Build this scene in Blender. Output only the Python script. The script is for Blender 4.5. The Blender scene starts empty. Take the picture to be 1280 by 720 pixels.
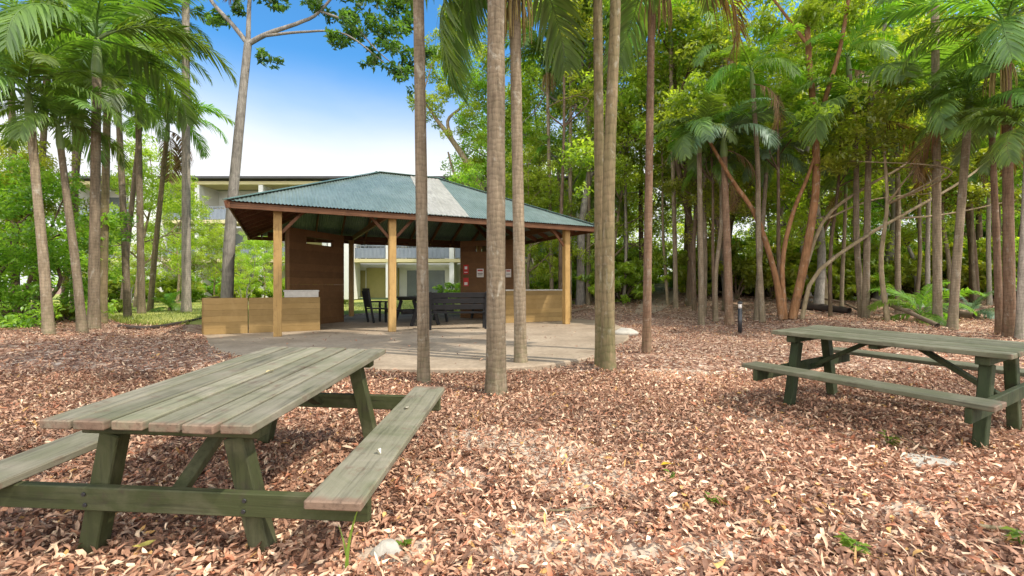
import bpy, bmesh, math, random
import numpy as np
from mathutils import Vector, Matrix, Euler
R_ = math.radians
random.seed(7)
rng = np.random.default_rng(11)
scene = bpy.context.scene
COL = scene.collection
CAM_H, F, YH = 1.252, 579.0, 358.4

# ------------------------------------------------------------------ helpers
def smooth(a, b, x):
    t = np.clip((x - a) / (b - a), 0, 1)
    return t * t * (3 - 2 * t)

def gz(x, y):
    """height of the ground"""
    x = np.asarray(x, float); y = np.asarray(y, float)
    z = .09 * smooth(5, 8.5, y)
    z = z + .19 * smooth(-3.5, -8.5, x) * smooth(5.5, 9.5, y) * (1 - smooth(24, 30, y) * .3)
    z = z + 1.35 * smooth(12.5, 36, y) * smooth(0, 4.5, x)
    z = z + .22 * smooth(6, 9, x) * smooth(9, 13, y)
    pav = np.exp(-(((x + 3.1) / 6.2) ** 2 + ((y - 13.2) / 6.5) ** 2) ** 3)
    z = z * (1 - pav) + .095 * pav * smooth(5, 7, y)
    b = .022 * np.sin(x * 1.7 + 1.3 * np.sin(y * .9)) * np.sin(y * 1.3 + .7) + .012 * np.sin(3.1 * x + y * 2.3)
    return z + b * smooth(60, 30, np.abs(y)) * (1 - pav)

def G(x, y, dz=0.0):
    return Vector((x, y, float(gz(x, y)) + dz))

def at(px, py):
    """where the line of sight through a point of the photo meets the ground"""
    dx, dz = (px - 640) / F, (YH - py) / F
    y = 1.0
    while y < 60:
        if CAM_H + dz * y <= float(gz(dx * y, y)): break
        y += .03
    return Vector((dx * y, y, float(gz(dx * y, y))))

def tag(o, label=None, cat=None, group=None, kind=None):
    if label: o['label'] = label
    if cat: o['category'] = cat
    if group: o['group'] = group
    if kind: o['kind'] = kind
    return o

def empty(name, loc=(0, 0, 0), rz=0, label=None, cat=None, group=None):
    o = bpy.data.objects.new(name, None); COL.objects.link(o)
    o.location = loc; o.rotation_euler = (0, 0, rz); o.empty_display_size = .1
    return tag(o, label, cat, group)

def link(name, me, mat, parent=None, loc=None):
    o = bpy.data.objects.new(name, me); COL.objects.link(o)
    if mat is not None and len(me.materials) == 0: me.materials.append(mat)
    if parent is not None: o.parent = parent
    if loc is not None: o.location = loc
    return o

def np_mesh(name, V, Fc, col=None, shade=False):
    """V (n,3), Fc (m,k); col (n,) or (n,3) point attribute 'col'"""
    V = np.asarray(V, np.float32); Fc = np.asarray(Fc, np.int32)
    me = bpy.data.meshes.new(name)
    m, k = Fc.shape
    me.vertices.add(len(V)); me.vertices.foreach_set('co', V.ravel())
    me.loops.add(m * k); me.loops.foreach_set('vertex_index', Fc.ravel())
    me.polygons.add(m); me.polygons.foreach_set('loop_start', np.arange(0, m * k, k, dtype=np.int32))
    me.polygons.foreach_set('loop_total', np.full(m, k, np.int32))
    if shade: me.polygons.foreach_set('use_smooth', np.ones(m, bool))
    me.update(calc_edges=True)
    if col is not None:
        c = np.asarray(col, np.float32)
        if c.ndim == 1: c = np.stack([c, c, c], 1)
        a = me.attributes.new('col', 'FLOAT_COLOR', 'POINT')
        a.data.foreach_set('color', np.concatenate([c, np.ones((len(c), 1), np.float32)], 1).ravel())
    return me

class MB:
    """collects bevelled boxes, bars and tubes into one mesh; every piece has a random tone"""
    def __init__(s): s.bm = bmesh.new(); s.lay = s.bm.verts.layers.float_color.new('col'); s.smooth = []
    def _tone(s, vs, t=None):
        t = random.random() if t is None else t
        for v in vs: v[s.lay] = (t, t, t, 1)
    def box(s, c, size, rot=None, bev=.004, tone=None, jit=0):
        b = bmesh.new(); bmesh.ops.create_cube(b, size=1)
        bmesh.ops.scale(b, vec=size, verts=b.verts)
        if bev: bmesh.ops.bevel(b, geom=b.edges[:], offset=min(bev, min(size) * .3), segments=1, affect='EDGES')
        M = Matrix.Translation(c) @ (rot.to_matrix().to_4x4() if isinstance(rot, Euler) else (rot if rot is not None else Matrix.Identity(4)))
        s._add(b, M, tone); return s
    def bar(s, p, q, w, h, up=(0, 0, 1), bev=.004, tone=None):
        p, q = Vector(p), Vector(q); d = q - p; L = d.length; y = d.normalized()
        x = y.cross(Vector(up)); x = x.normalized() if x.length > 1e-4 else Vector((1, 0, 0)); z = x.cross(y)
        M = Matrix((x, y, z)).transposed().to_4x4()
        return s.box((p + q) / 2, (w, L, h), M, bev, tone)
    def _add(s, b, M, tone):
        mp = {}
        new = []
        for v in b.verts:
            n = s.bm.verts.new(M @ v.co); mp[v] = n; new.append(n)
        for f in b.faces: s.bm.faces.new([mp[v] for v in f.verts])
        b.free(); s._tone(new, tone)
    def poly(s, pts, faces, tone=None):
        vs = [s.bm.verts.new(p) for p in pts]; s._tone(vs, tone)
        for f in faces: s.bm.faces.new([vs[i] for i in f])
        return s
    def tube(s, pts, radii, n=8, tone=None, cap=True):
        V, Fc = tube(pts, radii, n)
        vs = [s.bm.verts.new(v) for v in V]; s._tone(vs, tone)
        for f in Fc: s.bm.faces.new([vs[i] for i in f]).smooth = True
        if cap:
            s.bm.faces.new(vs[:n][::-1]); s.bm.faces.new(vs[-n:])
        return s
    def build(s, name, mat, parent=None, loc=None):
        me = bpy.data.meshes.new(name); bmesh.ops.recalc_face_normals(s.bm, faces=s.bm.faces[:])
        s.bm.to_mesh(me); s.bm.free()
        return link(name, me, mat, parent, loc)

def tube(pts, radii, n=8, lump=0.0):
    pts = np.asarray(pts, float); radii = np.broadcast_to(np.asarray(radii, float), (len(pts),))
    T = np.gradient(pts, axis=0); T /= np.linalg.norm(T, axis=1)[:, None] + 1e-9
    ref = np.array([0, 0, 1.0]) if abs(T[0][2]) < .8 else np.array([1.0, 0, 0])
    V = []
    th = np.arange(n) * 2 * math.pi / n
    for p, t, r in zip(pts, T, radii):
        u = ref - t * (ref @ t); u /= np.linalg.norm(u) + 1e-9; w = np.cross(t, u); ref = u
        rr = r * (1 + lump * rng.normal(0, 1, n)) if lump else r
        V.append(p + (np.cos(th) * rr)[:, None] * u + (np.sin(th) * rr)[:, None] * w)
    V = np.concatenate(V); m = len(pts)
    i = np.arange(m - 1)[:, None] * n; j = np.arange(n)[None]; j2 = (j + 1) % n
    Fc = np.stack([i + j, i + j2, i + n + j2, i + n + j], 2).reshape(-1, 4)
    return V, Fc

def join(parts):
    Vs, Fs, k = [], [], 0
    for V, Fc in parts: Vs.append(V); Fs.append(np.asarray(Fc) + k); k += len(V)
    return np.concatenate(Vs), np.concatenate(Fs)

def spline(ctrl, n):
    c = np.asarray(ctrl, float); t = np.linspace(0, len(c) - 1, n); out = []
    P = np.concatenate([[2 * c[0] - c[1]], c, [2 * c[-1] - c[-2]]])
    for u in t:
        i = min(int(u), len(c) - 2); f = u - i; a, b, d, e = P[i], P[i + 1], P[i + 2], P[i + 3]
        out.append(.5 * (2 * b + (d - a) * f + (2 * a - 5 * b + 4 * d - e) * f * f + (3 * b - a - 3 * d + e) * f ** 3))
    return np.array(out)

def copy_tree(o, parent=None):
    c = o.copy(); COL.objects.link(c)
    if parent is not None: c.parent = parent
    for ch in list(o.children): copy_tree(ch, c)
    return c

# ------------------------------------------------------------------ materials
def new_mat(name):
    m = bpy.data.materials.new(name); m.use_nodes = True
    nt = m.node_tree; nt.nodes.clear()
    return m, nt

def N(nt, t, **kw):
    n = nt.nodes.new(t)
    for k, v in kw.items():
        if k.startswith('i_'):
            key = k[2:]; key = int(key) if key.isdigit() else key.replace('_', ' ')
            n.inputs[key].default_value = v
        else: setattr(n, k, v)
    return n

def ramp(nt, stops, fac=None, interp='LINEAR'):
    r = nt.nodes.new('ShaderNodeValToRGB'); r.color_ramp.interpolation = interp
    e = r.color_ramp.elements
    while len(e) < len(stops): e.new(.5)
    for el, (p, c) in zip(e, stops): el.position = p; el.color = (*c, 1) if len(c) == 3 else c
    if fac is not None: nt.links.new(fac, r.inputs[0])
    return r

def mixc(nt, a, b, fac, mode='MIX'):
    m = nt.nodes.new('ShaderNodeMix'); m.data_type = 'RGBA'; m.blend_type = mode
    for s, v in ((6, a), (7, b), (0, fac)):
        if hasattr(v, 'is_output'): nt.links.new(v, m.inputs[s])
        elif isinstance(v, (int, float)): m.inputs[s].default_value = v if s == 0 else (v, v, v, 1)
        else: m.inputs[s].default_value = (*v, 1)
    return m.outputs[2]

def coords(nt, scale=(1, 1, 1), kind='Object', rot=(0, 0, 0)):
    tc = nt.nodes.new('ShaderNodeTexCoord'); mp = nt.nodes.new('ShaderNodeMapping')
    mp.inputs['Scale'].default_value = scale; mp.inputs['Rotation'].default_value = rot
    nt.links.new(tc.outputs[kind], mp.inputs[0]); return mp.outputs[0]

def noise(nt, vec, scale, detail=4, rough=.6, dist=0):
    n = N(nt, 'ShaderNodeTexNoise', i_Scale=scale, i_Detail=detail, i_Roughness=rough, i_Distortion=dist)
    nt.links.new(vec, n.inputs['Vector']); return n.outputs['Fac']

def finish(nt, color, rough=.7, bump=None, bstr=.3, bdist=.01, spec=.3, metal=0):
    p = N(nt, 'ShaderNodeBsdfPrincipled'); o = N(nt, 'ShaderNodeOutputMaterial')
    p.inputs['Specular IOR Level'].default_value = spec; p.inputs['Metallic'].default_value = metal
    if hasattr(color, 'is_output'): nt.links.new(color, p.inputs['Base Color'])
    else: p.inputs['Base Color'].default_value = (*color, 1)
    if hasattr(rough, 'is_output'): nt.links.new(rough, p.inputs['Roughness'])
    else: p.inputs['Roughness'].default_value = rough
    if bump is not None:
        b = N(nt, 'ShaderNodeBump', i_Strength=bstr, i_Distance=bdist)
        nt.links.new(bump, b.inputs['Height']); nt.links.new(b.outputs[0], p.inputs['Normal'])
    nt.links.new(p.outputs[0], o.inputs[0]); return p

def attr(nt, name='col'):
    return N(nt, 'ShaderNodeAttribute', attribute_name=name)

def mat_simple(name, c1, c2, scale=6, rough=.7, bstr=.15, spec=.3, metal=0, stretch=(1, 1, 1)):
    m, nt = new_mat(name); v = coords(nt, stretch)
    f = noise(nt, v, scale); g = noise(nt, v, scale * 9, 3)
    c = mixc(nt, c1, c2, ramp(nt, [(.3, (0,) * 3), (.7, (1,) * 3)], f).outputs[0])
    c = mixc(nt, c, .75, mixc(nt, 0., .35, g), 'MULTIPLY')
    finish(nt, c, rough, g, bstr, .01, spec, metal); return m

def mat_timber(name, base, grey, stain, axis=1, worn=.5, rough=.75, ends=0, grain=1.0):
    """painted, weathered boards: grain along one axis, worn patches, a tone for every board"""
    m, nt = new_mat(name)
    sc = [22, 22, 22]; sc[axis] = 1.1
    v = coords(nt, tuple(sc)); vo = coords(nt)
    at_ = attr(nt)
    add = N(nt, 'ShaderNodeVectorMath', operation='MULTIPLY_ADD'); add.inputs[1].default_value = (37, 53, 19)
    nt.links.new(at_.outputs['Color'], add.inputs[0]); nt.links.new(v, add.inputs[2])
    g = noise(nt, add.outputs[0], 1.6, 6, .65, .3)
    w = noise(nt, vo, 3.2, 5, .65, .6)
    s = noise(nt, vo, 9, 4, .7)
    wr = ramp(nt, [(.5 - worn * .25, (0,) * 3), (.66, (1,) * 3)], w).outputs[0]
    c = mixc(nt, base, grey, wr)
    c = mixc(nt, c, stain, ramp(nt, [(.56, (0,) * 3), (.72, (.75,) * 3)], s).outputs[0])
    if ends:
        se = N(nt, 'ShaderNodeSeparateXYZ'); nt.links.new(vo, se.inputs[0])
        ab = N(nt, 'ShaderNodeMath', operation='ABSOLUTE'); nt.links.new(se.outputs[1], ab.inputs[0])
        me_ = N(nt, 'ShaderNodeMath', operation='MULTIPLY_ADD', i_1=.16); nt.links.new(s, me_.inputs[0]); nt.links.new(ab.outputs[0], me_.inputs[2])
        c = mixc(nt, c, (.2, .125, .085), ramp(nt, [(ends + .055, (0,) * 3), (ends + .1, (.85,) * 3)], me_.outputs[0]).outputs[0])
    gr = ramp(nt, [(.3, (.45,) * 3), (.48, (.95,) * 3), (.75, (1.12,) * 3)], g).outputs[0]
    c = mixc(nt, c, gr, grain, 'MULTIPLY')
    tn = ramp(nt, [(0, (.78,) * 3), (1, (1.15,) * 3)], at_.outputs['Fac']).outputs[0]
    c = mixc(nt, c, tn, 1.0, 'MULTIPLY')
    finish(nt, c, rough, g, .5, .006, .25); return m

def mat_leaf(name, dark, light, trans=.45, gloss=.12, hue=.04, warm=(.25, .2, .03), rough=.4):
    """leaf: colour from the point attribute and a per-object tone; thin, so light passes through"""
    m, nt = new_mat(name); at_ = attr(nt)
    oi = N(nt, 'ShaderNodeObjectInfo')
    c = mixc(nt, dark, light, at_.outputs['Fac'])
    hs = N(nt, 'ShaderNodeHueSaturation', i_Saturation=1.0)
    mr = N(nt, 'ShaderNodeMapRange', i_To_Min=.5 - hue, i_To_Max=.5 + hue * .5); nt.links.new(oi.outputs['Random'], mr.inputs[0])
    nt.links.new(mr.outputs[0], hs.inputs['Hue'])
    mv = N(nt, 'ShaderNodeMapRange', i_To_Min=.75, i_To_Max=1.25); nt.links.new(oi.outputs['Random'], mv.inputs[0])
    nt.links.new(mv.outputs[0], hs.inputs['Value']); nt.links.new(c, hs.inputs['Color'])
    d = N(nt, 'ShaderNodeBsdfDiffuse'); t = N(nt, 'ShaderNodeBsdfTranslucent'); g = N(nt, 'ShaderNodeBsdfGlossy', i_Roughness=rough)
    nt.links.new(hs.outputs[0], d.inputs[0])
    tc = mixc(nt, hs.outputs[0], (1.5, 1.56, .5), 1.0, 'MULTIPLY'); nt.links.new(tc, t.inputs[0])
    g.inputs[0].default_value = (.8, .85, .9, 1)
    a = N(nt, 'ShaderNodeMixShader', i_0=trans); nt.links.new(d.outputs[0], a.inputs[1]); nt.links.new(t.outputs[0], a.inputs[2])
    b = N(nt, 'ShaderNodeMixShader', i_0=gloss * .5); nt.links.new(a.outputs[0], b.inputs[1]); nt.links.new(g.outputs[0], b.inputs[2])
    o = N(nt, 'ShaderNodeOutputMaterial'); nt.links.new(b.outputs[0], o.inputs[0]); return m

def mat_palm_bark(name, c1, c2, moss=(.07, .1, .03), ring=9.0, mossy=.4):
    ring *= .5
    m, nt = new_mat(name); v = coords(nt)
    f = noise(nt, coords(nt, (2.2, 2.2, .9)), 2.4, 5, .65); k = noise(nt, coords(nt, (26, 26, 3)), 1.0, 4, .7)
    s = noise(nt, v, 11, 3, .6)
    w = N(nt, 'ShaderNodeTexWave', wave_type='BANDS', bands_direction='Z', i_Scale=ring, i_Distortion=5.5, i_Detail=3)
    w.inputs['Detail Scale'].default_value = 2.2
    nt.links.new(v, w.inputs[0])
    c = mixc(nt, c1, c2, ramp(nt, [(.35, (0,) * 3), (.65, (1,) * 3)], f).outputs[0])
    c = mixc(nt, c, ramp(nt, [(.3, (.5,) * 3), (.62, (1.15,) * 3)], k).outputs[0], .85, 'MULTIPLY')
    c = mixc(nt, c, ramp(nt, [(0, (.68,) * 3), (.22, (1,) * 3)], w.outputs['Fac']).outputs[0], .55, 'MULTIPLY')
    li = noise(nt, coords(nt, (1, 1, .6)), 6.5, 7, .72, .6)
    c = mixc(nt, c, (.42, .4, .33), ramp(nt, [(.56, (0,) * 3), (.72, (.6,) * 3)], li).outputs[0])
    sx = N(nt, 'ShaderNodeSeparateXYZ'); nt.links.new(v, sx.inputs[0])
    lo = N(nt, 'ShaderNodeMapRange', i_1=.0, i_2=.7, i_3=mossy, i_4=.05); nt.links.new(sx.outputs[2], lo.inputs[0])
    mm = N(nt, 'ShaderNodeMath', operation='MULTIPLY'); nt.links.new(lo.outputs[0], mm.inputs[0])
    nt.links.new(ramp(nt, [(.4, (0,) * 3), (.62, (1,) * 3)], s).outputs[0], mm.inputs[1])
    c = mixc(nt, c, moss, mm.outputs[0])
    bm_ = N(nt, 'ShaderNodeMath', operation='MULTIPLY_ADD', i_1=.22); nt.links.new(w.outputs['Fac'], bm_.inputs[0]); nt.links.new(k, bm_.inputs[2])
    finish(nt, c, .85, bm_.outputs[0], .6, .015, .15); return m

M = {}
M['top'] = mat_timber('weathered_boards', (.135, .136, .078), (.245, .218, .16), (.15, .1, .068), 1, .9, .75, .88)
M['legs'] = mat_timber('green_painted_timber', (.045, .05, .018), (.085, .084, .042), (.045, .04, .022), 2, .15)
M['beam'] = mat_timber('green_painted_beam', (.05, .057, .02), (.092, .09, .046), (.06, .045, .03), 0, .2)
M['top2'] = mat_timber('weathered_boards_dark', (.09, .094, .05), (.16, .15, .1), (.08, .065, .04), 1, .7, .75, .9)
M['legs2'] = mat_timber('dark_green_timber', (.03, .042, .015), (.06, .065, .03), (.03, .028, .016), 2, .15)
M['black'] = mat_simple('dark_timber', (.007, .0065, .007), (.014, .0125, .013), 8, .6)
M['post'] = mat_timber('ochre_post', (.33, .2, .068), (.39, .245, .09), (.22, .125, .045), 2, .4, .6, grain=.6)
M['beamb'] = mat_timber('brown_beam', (.12, .05, .02), (.16, .07, .03), (.08, .035, .018), 0, .4, .6)
M['rafter'] = mat_timber('red_brown_rafter', (.15, .06, .03), (.2, .085, .04), (.1, .045, .025), 1, .4, .6)
M['wallb'] = mat_timber('brown_wall_boards', (.125, .062, .024), (.15, .076, .03), (.11, .054, .021), 0, .3, .75, grain=.2)
M['wallo'] = mat_timber('ochre_wall_boards', (.25, .16, .058), (.29, .19, .075), (.22, .138, .052), 0, .3, .75, grain=.15)
M['steel'] = mat_simple('black_metal', (.02, .02, .022), (.03, .03, .03), 10, .4, .05, .5)
M['tile'] = mat_simple('pale_tiles', (.5, .47, .42), (.4, .37, .32), 12, .4)
M['white'] = mat_simple('white_paint', (.72, .72, .7), (.64, .64, .62), 3, .6, .05)
M['paper'] = mat_simple('notice_paper', (.7, .66, .6), (.62, .58, .52), 3, .7, .02)
M['red'] = mat_simple('red_sign_paint', (.5, .03, .02), (.42, .025, .02), 4, .45, .02)
M['render'] = mat_simple('white_render', (.74, .73, .7), (.66, .66, .64), 1.5, .85, .08)
M['slabedge'] = mat_simple('cream_slab', (.62, .55, .32), (.55, .48, .28), 2, .8, .05)
M['rail'] = mat_simple('blue_grey_railing', (.2, .23, .28), (.25, .28, .33), 2, .5, .05)
M['dark'] = mat_simple('dark_glass', (.12, .14, .15), (.17, .19, .19), 1, .2, .02, .5)
M['door'] = mat_simple('yellow_green_door', (.3, .27, .1), (.36, .31, .12), 2, .6, .05)
M['roofdark'] = mat_simple('dark_roof_edge', (.05, .05, .055), (.07, .07, .07), 2, .6, .05)
M['stone'] = mat_simple('pale_stone', (.5, .46, .38), (.34, .31, .26), 7, .9, .6)
M['deadwood'] = mat_simple('dead_wood', (.12, .085, .055), (.2, .15, .1), 6, .9, .5, stretch=(1, 1, 4))
M['blackpipe'] = mat_simple('dark_pipe', (.035, .025, .02), (.06, .045, .035), 5, .7, .2)
M['palm_grey'] = mat_palm_bark('grey_palm_bark', (.2, .15, .098), (.29, .225, .15))
M['palm_dark'] = mat_palm_bark('brown_palm_bark', (.145, .108, .07), (.22, .168, .112), mossy=.25)
M['palm_pale'] = mat_palm_bark('pale_palm_bark', (.25, .215, .17), (.36, .31, .25), mossy=.5)
M['palm_red'] = mat_palm_bark('reddish_palm_bark', (.16, .092, .056), (.22, .142, .09), mossy=.2, ring=7)
M['palm_green'] = mat_palm_bark('greenish_palm_bark', (.15, .125, .06), (.22, .16, .09), ring=5)
M['bark'] = mat_palm_bark('brown_bark', (.1, .065, .04), (.17, .115, .075), ring=1.3, mossy=.4)
M['bark_orange'] = mat_palm_bark('orange_bark', (.2, .095, .042), (.28, .145, .07), ring=1.1, mossy=.1)
M['bark_pale'] = mat_palm_bark('pale_bark', (.22, .165, .095), (.3, .235, .145), ring=1.3, mossy=.2)
M['bark_grey'] = mat_palm_bark('grey_bark', (.2, .175, .15), (.29, .26, .22), ring=1.2, mossy=.1)
M['shaft'] = mat_simple('green_crownshaft', (.12, .18, .05), (.17, .22, .08), 3, .45, .1)
M['frond'] = mat_leaf('palm_frond', (.06, .12, .02), (.2, .32, .06), .52, .09, .03, rough=.5)
M['frond_bright'] = mat_leaf('bright_palm_frond', (.09, .2, .02), (.26, .44, .06), .58, .08, .02, rough=.5)
M['frond_blue'] = mat_leaf('bluish_palm_frond', (.07, .13, .06), (.2, .3, .17), .42, .14, .02, rough=.5)
M['frond_dead'] = mat_leaf('dead_palm_frond', (.12, .07, .035), (.27, .17, .09), .3, .05, .01)
M['spray'] = mat_simple('flower_spray', (.3, .25, .08), (.24, .15, .06), 9, .8)
M['leaf_mid'] = mat_leaf('forest_leaf', (.105, .19, .022), (.4, .53, .07), .6, .1, .05)
M['leaf_dark'] = mat_leaf('dark_leaf', (.035, .095, .018), (.14, .27, .045), .5, .12, .04)
M['leaf_light'] = mat_leaf('light_leaf', (.17, .28, .03), (.48, .6, .08), .6, .1, .04)
M['leaf_yellow'] = mat_leaf('yellow_green_leaf', (.22, .32, .04), (.5, .54, .08), .6, .1, .03)
M['grass'] = mat_leaf('grass_blades', (.08, .12, .02), (.3, .32, .08), .4, .05, .01)
M['weed'] = mat_leaf('weed_leaf', (.09, .17, .02), (.25, .36, .05), .5, .1, .02)

# ground: leaf litter on sand
m, nt = new_mat('leaf_litter_ground'); M['ground'] = m
v = coords(nt)
vo = N(nt, 'ShaderNodeTexVoronoi', i_Scale=15.0, i_Randomness=1.0); vs = N(nt, 'ShaderNodeTexVoronoi', i_Scale=15.0, feature='DISTANCE_TO_EDGE')
dn = noise(nt, v, 5, 4, .7)
wv = N(nt, 'ShaderNodeVectorMath', operation='ADD'); nt.links.new(v, wv.inputs[0])
nz = N(nt, 'ShaderNodeTexNoise', i_Scale=9.0, i_Detail=3.0); nt.links.new(v, nz.inputs['Vector'])
sc_ = N(nt, 'ShaderNodeVectorMath', operation='SCALE', i_Scale=.16); nt.links.new(nz.outputs['Color'], sc_.inputs[0]); nt.links.new(sc_.outputs[0], wv.inputs[1])
nt.links.new(wv.outputs[0], vo.inputs['Vector']); nt.links.new(wv.outputs[0], vs.inputs['Vector'])
sp = N(nt, 'ShaderNodeSeparateXYZ'); nt.links.new(vo.outputs['Color'], sp.inputs[0])
lc = ramp(nt, [(0, (.12, .06, .042)), (.3, (.27, .15, .1)), (.55, (.4, .245, .17)), (.8, (.52, .36, .25)), (1, (.7, .55, .42))], sp.outputs[0]).outputs[0]
c = mixc(nt, lc, (.05, .028, .02), ramp(nt, [(0, (1,) * 3), (.07, (0,) * 3)], vs.outputs['Distance']).outputs[0])
c = mixc(nt, c, ramp(nt, [(.3, (.62,) * 3), (.7, (1.2,) * 3)], noise(nt, v, .7, 5, .65)).outputs[0], .8, 'MULTIPLY')
a_s = attr(nt)
sps = N(nt, 'ShaderNodeSeparateColor'); nt.links.new(a_s.outputs['Color'], sps.inputs[0])
sm = N(nt, 'ShaderNodeMath', operation='MULTIPLY_ADD', i_1=.9); nt.links.new(dn, sm.inputs[0]); nt.links.new(sps.outputs[0], sm.inputs[2])
sandc = mixc(nt, (.42, .32, .235), (.55, .45, .34), noise(nt, v, 40, 3))
c = mixc(nt, c, sandc, ramp(nt, [(.8, (0,) * 3), (1.15, (1,) * 3)], sm.outputs[0]).outputs[0])
c = mixc(nt, c, (.075, .075, .03), mixc(nt, 0., ramp(nt, [(.4, (0,) * 3), (.6, (1,) * 3)], noise(nt, v, 2.5, 4)).outputs[0], sps.outputs[1]))
finish(nt, c, .9, vo.outputs['Distance'], .5, .03, .1)

m, nt = new_mat('lawn_ground'); M['lawn'] = m
v = coords(nt); a_ = noise(nt, v, .5, 5, .6); b_ = noise(nt, v, 30, 4, .7)
c = mixc(nt, (.17, .24, .045), (.46, .45, .13), ramp(nt, [(.3, (0,) * 3), (.65, (1,) * 3)], a_).outputs[0])
c = mixc(nt, c, ramp(nt, [(.3, (.6,) * 3), (.7, (1.2,) * 3)], b_).outputs[0], .8, 'MULTIPLY')
finish(nt, c, .9, b_, .5, .04, .1)

m, nt = new_mat('leaf_litter'); M['litter'] = m
a_ = attr(nt)
d = N(nt, 'ShaderNodeBsdfPrincipled'); d.inputs['Roughness'].default_value = .62; d.inputs['Specular IOR Level'].default_value = .3
t = N(nt, 'ShaderNodeBsdfTranslucent'); mx = N(nt, 'ShaderNodeMixShader', i_0=.18); o = N(nt, 'ShaderNodeOutputMaterial')
cn = mixc(nt, a_.outputs['Color'], ramp(nt, [(.3, (.65,) * 3), (.7, (1.15,) * 3)], noise(nt, coords(nt), 60, 3)).outputs[0], .7, 'MULTIPLY')
nt.links.new(cn, d.inputs['Base Color']); nt.links.new(cn, t.inputs[0])
nt.links.new(d.outputs[0], mx.inputs[1]); nt.links.new(t.outputs[0], mx.inputs[2]); nt.links.new(mx.outputs[0], o.inputs[0])

m, nt = new_mat('paved_concrete'); M['concrete'] = m
v = coords(nt); a_ = noise(nt, v, .8, 6, .65); b_ = noise(nt, v, 14, 5, .7); s_ = noise(nt, v, 90, 2)
c = mixc(nt, (.25, .19, .13), (.4, .315, .225), ramp(nt, [(.35, (0,) * 3), (.65, (1,) * 3)], a_).outputs[0])
c = mixc(nt, c, ramp(nt, [(.3, (.72,) * 3), (.65, (1.1,) * 3)], b_).outputs[0], .9, 'MULTIPLY')
c = mixc(nt, c, (.2, .12, .08), ramp(nt, [(.62, (0,) * 3), (.7, (.7,) * 3)], noise(nt, v, 7, 5, .8)).outputs[0])
finish(nt, c, .85, s_, .25, .005, .2)

def roof_mat(name, c1, c2, rough, metal, trans=0):
    m, nt = new_mat(name); v = coords(nt)
    a_ = noise(nt, v, 1.1, 6, .65); b_ = noise(nt, v, 7, 5, .75)
    c = mixc(nt, c1, c2, ramp(nt, [(.35, (0,) * 3), (.7, (1,) * 3)], a_).outputs[0])
    st_ = noise(nt, coords(nt, (9, 1.2, 1.2)), 2.2, 5, .7)
    c = mixc(nt, c, ramp(nt, [(.35, (.7,) * 3), (.62, (1.08,) * 3)], st_).outputs[0], .8, 'MULTIPLY')
    c = mixc(nt, c, (.12, .1, .06), ramp(nt, [(.56, (0,) * 3), (.72, (.5,) * 3)], b_).outputs[0])
    p = finish(nt, c, rough, None, spec=.4, metal=metal)
    if trans:
        o = [n for n in nt.nodes if n.type == 'OUTPUT_MATERIAL'][0]
        t = N(nt, 'ShaderNodeBsdfTranslucent'); nt.links.new(c, t.inputs[0])
        mx = N(nt, 'ShaderNodeMixShader', i_0=trans); nt.links.new(p.outputs[0], mx.inputs[1]); nt.links.new(t.outputs[0], mx.inputs[2])
        nt.links.new(mx.outputs[0], o.inputs[0])
    return m
M['roof'] = roof_mat('green_corrugated_steel', (.135, .185, .165), (.215, .27, .25), .36, .2)
M['skylight'] = roof_mat('translucent_sheet', (.48, .46, .41), (.6, .58, .53), .45, 0, .4)
M['ridge'] = mat_simple('green_ridge_cap', (.07, .13, .11), (.1, .17, .145), 4, .4, .05, .5)
M['soffit'] = mat_simple('roof_lining', (.3, .2, .12), (.36, .25, .16), 3, .7, .05)

# ------------------------------------------------------------------ camera, light, sky
cam = bpy.data.cameras.new('camera'); co = bpy.data.objects.new('camera', cam); COL.objects.link(co)
co.location = (0, 0, CAM_H); co.rotation_euler = (R_(90), 0, 0)
cam.sensor_width = 36; cam.lens = F / 1280 * 36; cam.clip_end = 2000; cam.clip_start = .05
cam.shift_y = -1.6 / 1280
scene.camera = co

sun_dir = Vector((.74, -.32, 1.1)).normalized()
el = math.asin(sun_dir.z); rot = math.atan2(sun_dir.x, sun_dir.y)
sl = bpy.data.lights.new('sun', 'SUN'); sl.energy = 5.0; sl.angle = R_(.6); sl.color = (1, .93, .82)
so = bpy.data.objects.new('sun', sl); COL.objects.link(so); so.rotation_euler = sun_dir.to_track_quat('Z', 'Y').to_euler(); so.location = (0, 0, 30)
w = bpy.data.worlds.new('World'); scene.world = w; w.use_nodes = True
nt = w.node_tree; nt.nodes.clear()
sky = N(nt, 'ShaderNodeTexSky', sky_type='NISHITA'); sky.sun_disc = False; sky.sun_elevation = el; sky.sun_rotation = rot
sky.air_density = 1.0; sky.dust_density = .6; sky.ozone_density = 2.5
tc = N(nt, 'ShaderNodeTexCoord'); sx = N(nt, 'ShaderNodeSeparateXYZ'); nt.links.new(tc.outputs['Generated'], sx.inputs[0])
mp = N(nt, 'ShaderNodeMapping'); mp.inputs['Scale'].default_value = (1, 1, 3.2); nt.links.new(tc.outputs['Generated'], mp.inputs[0])
cn = noise(nt, mp.outputs[0], 2.0, 6, .5, .2)
mr = N(nt, 'ShaderNodeMapRange', i_1=.22, i_2=.43, i_3=.8, i_4=-.2); nt.links.new(sx.outputs[2], mr.inputs[0])
mb_ = N(nt, 'ShaderNodeMapRange', i_1=.25, i_2=-.45, i_3=0., i_4=.75); nt.links.new(sx.outputs[1], mb_.inputs[0])   # unseen bright cloud added overhead and behind the camera as fill light
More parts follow.
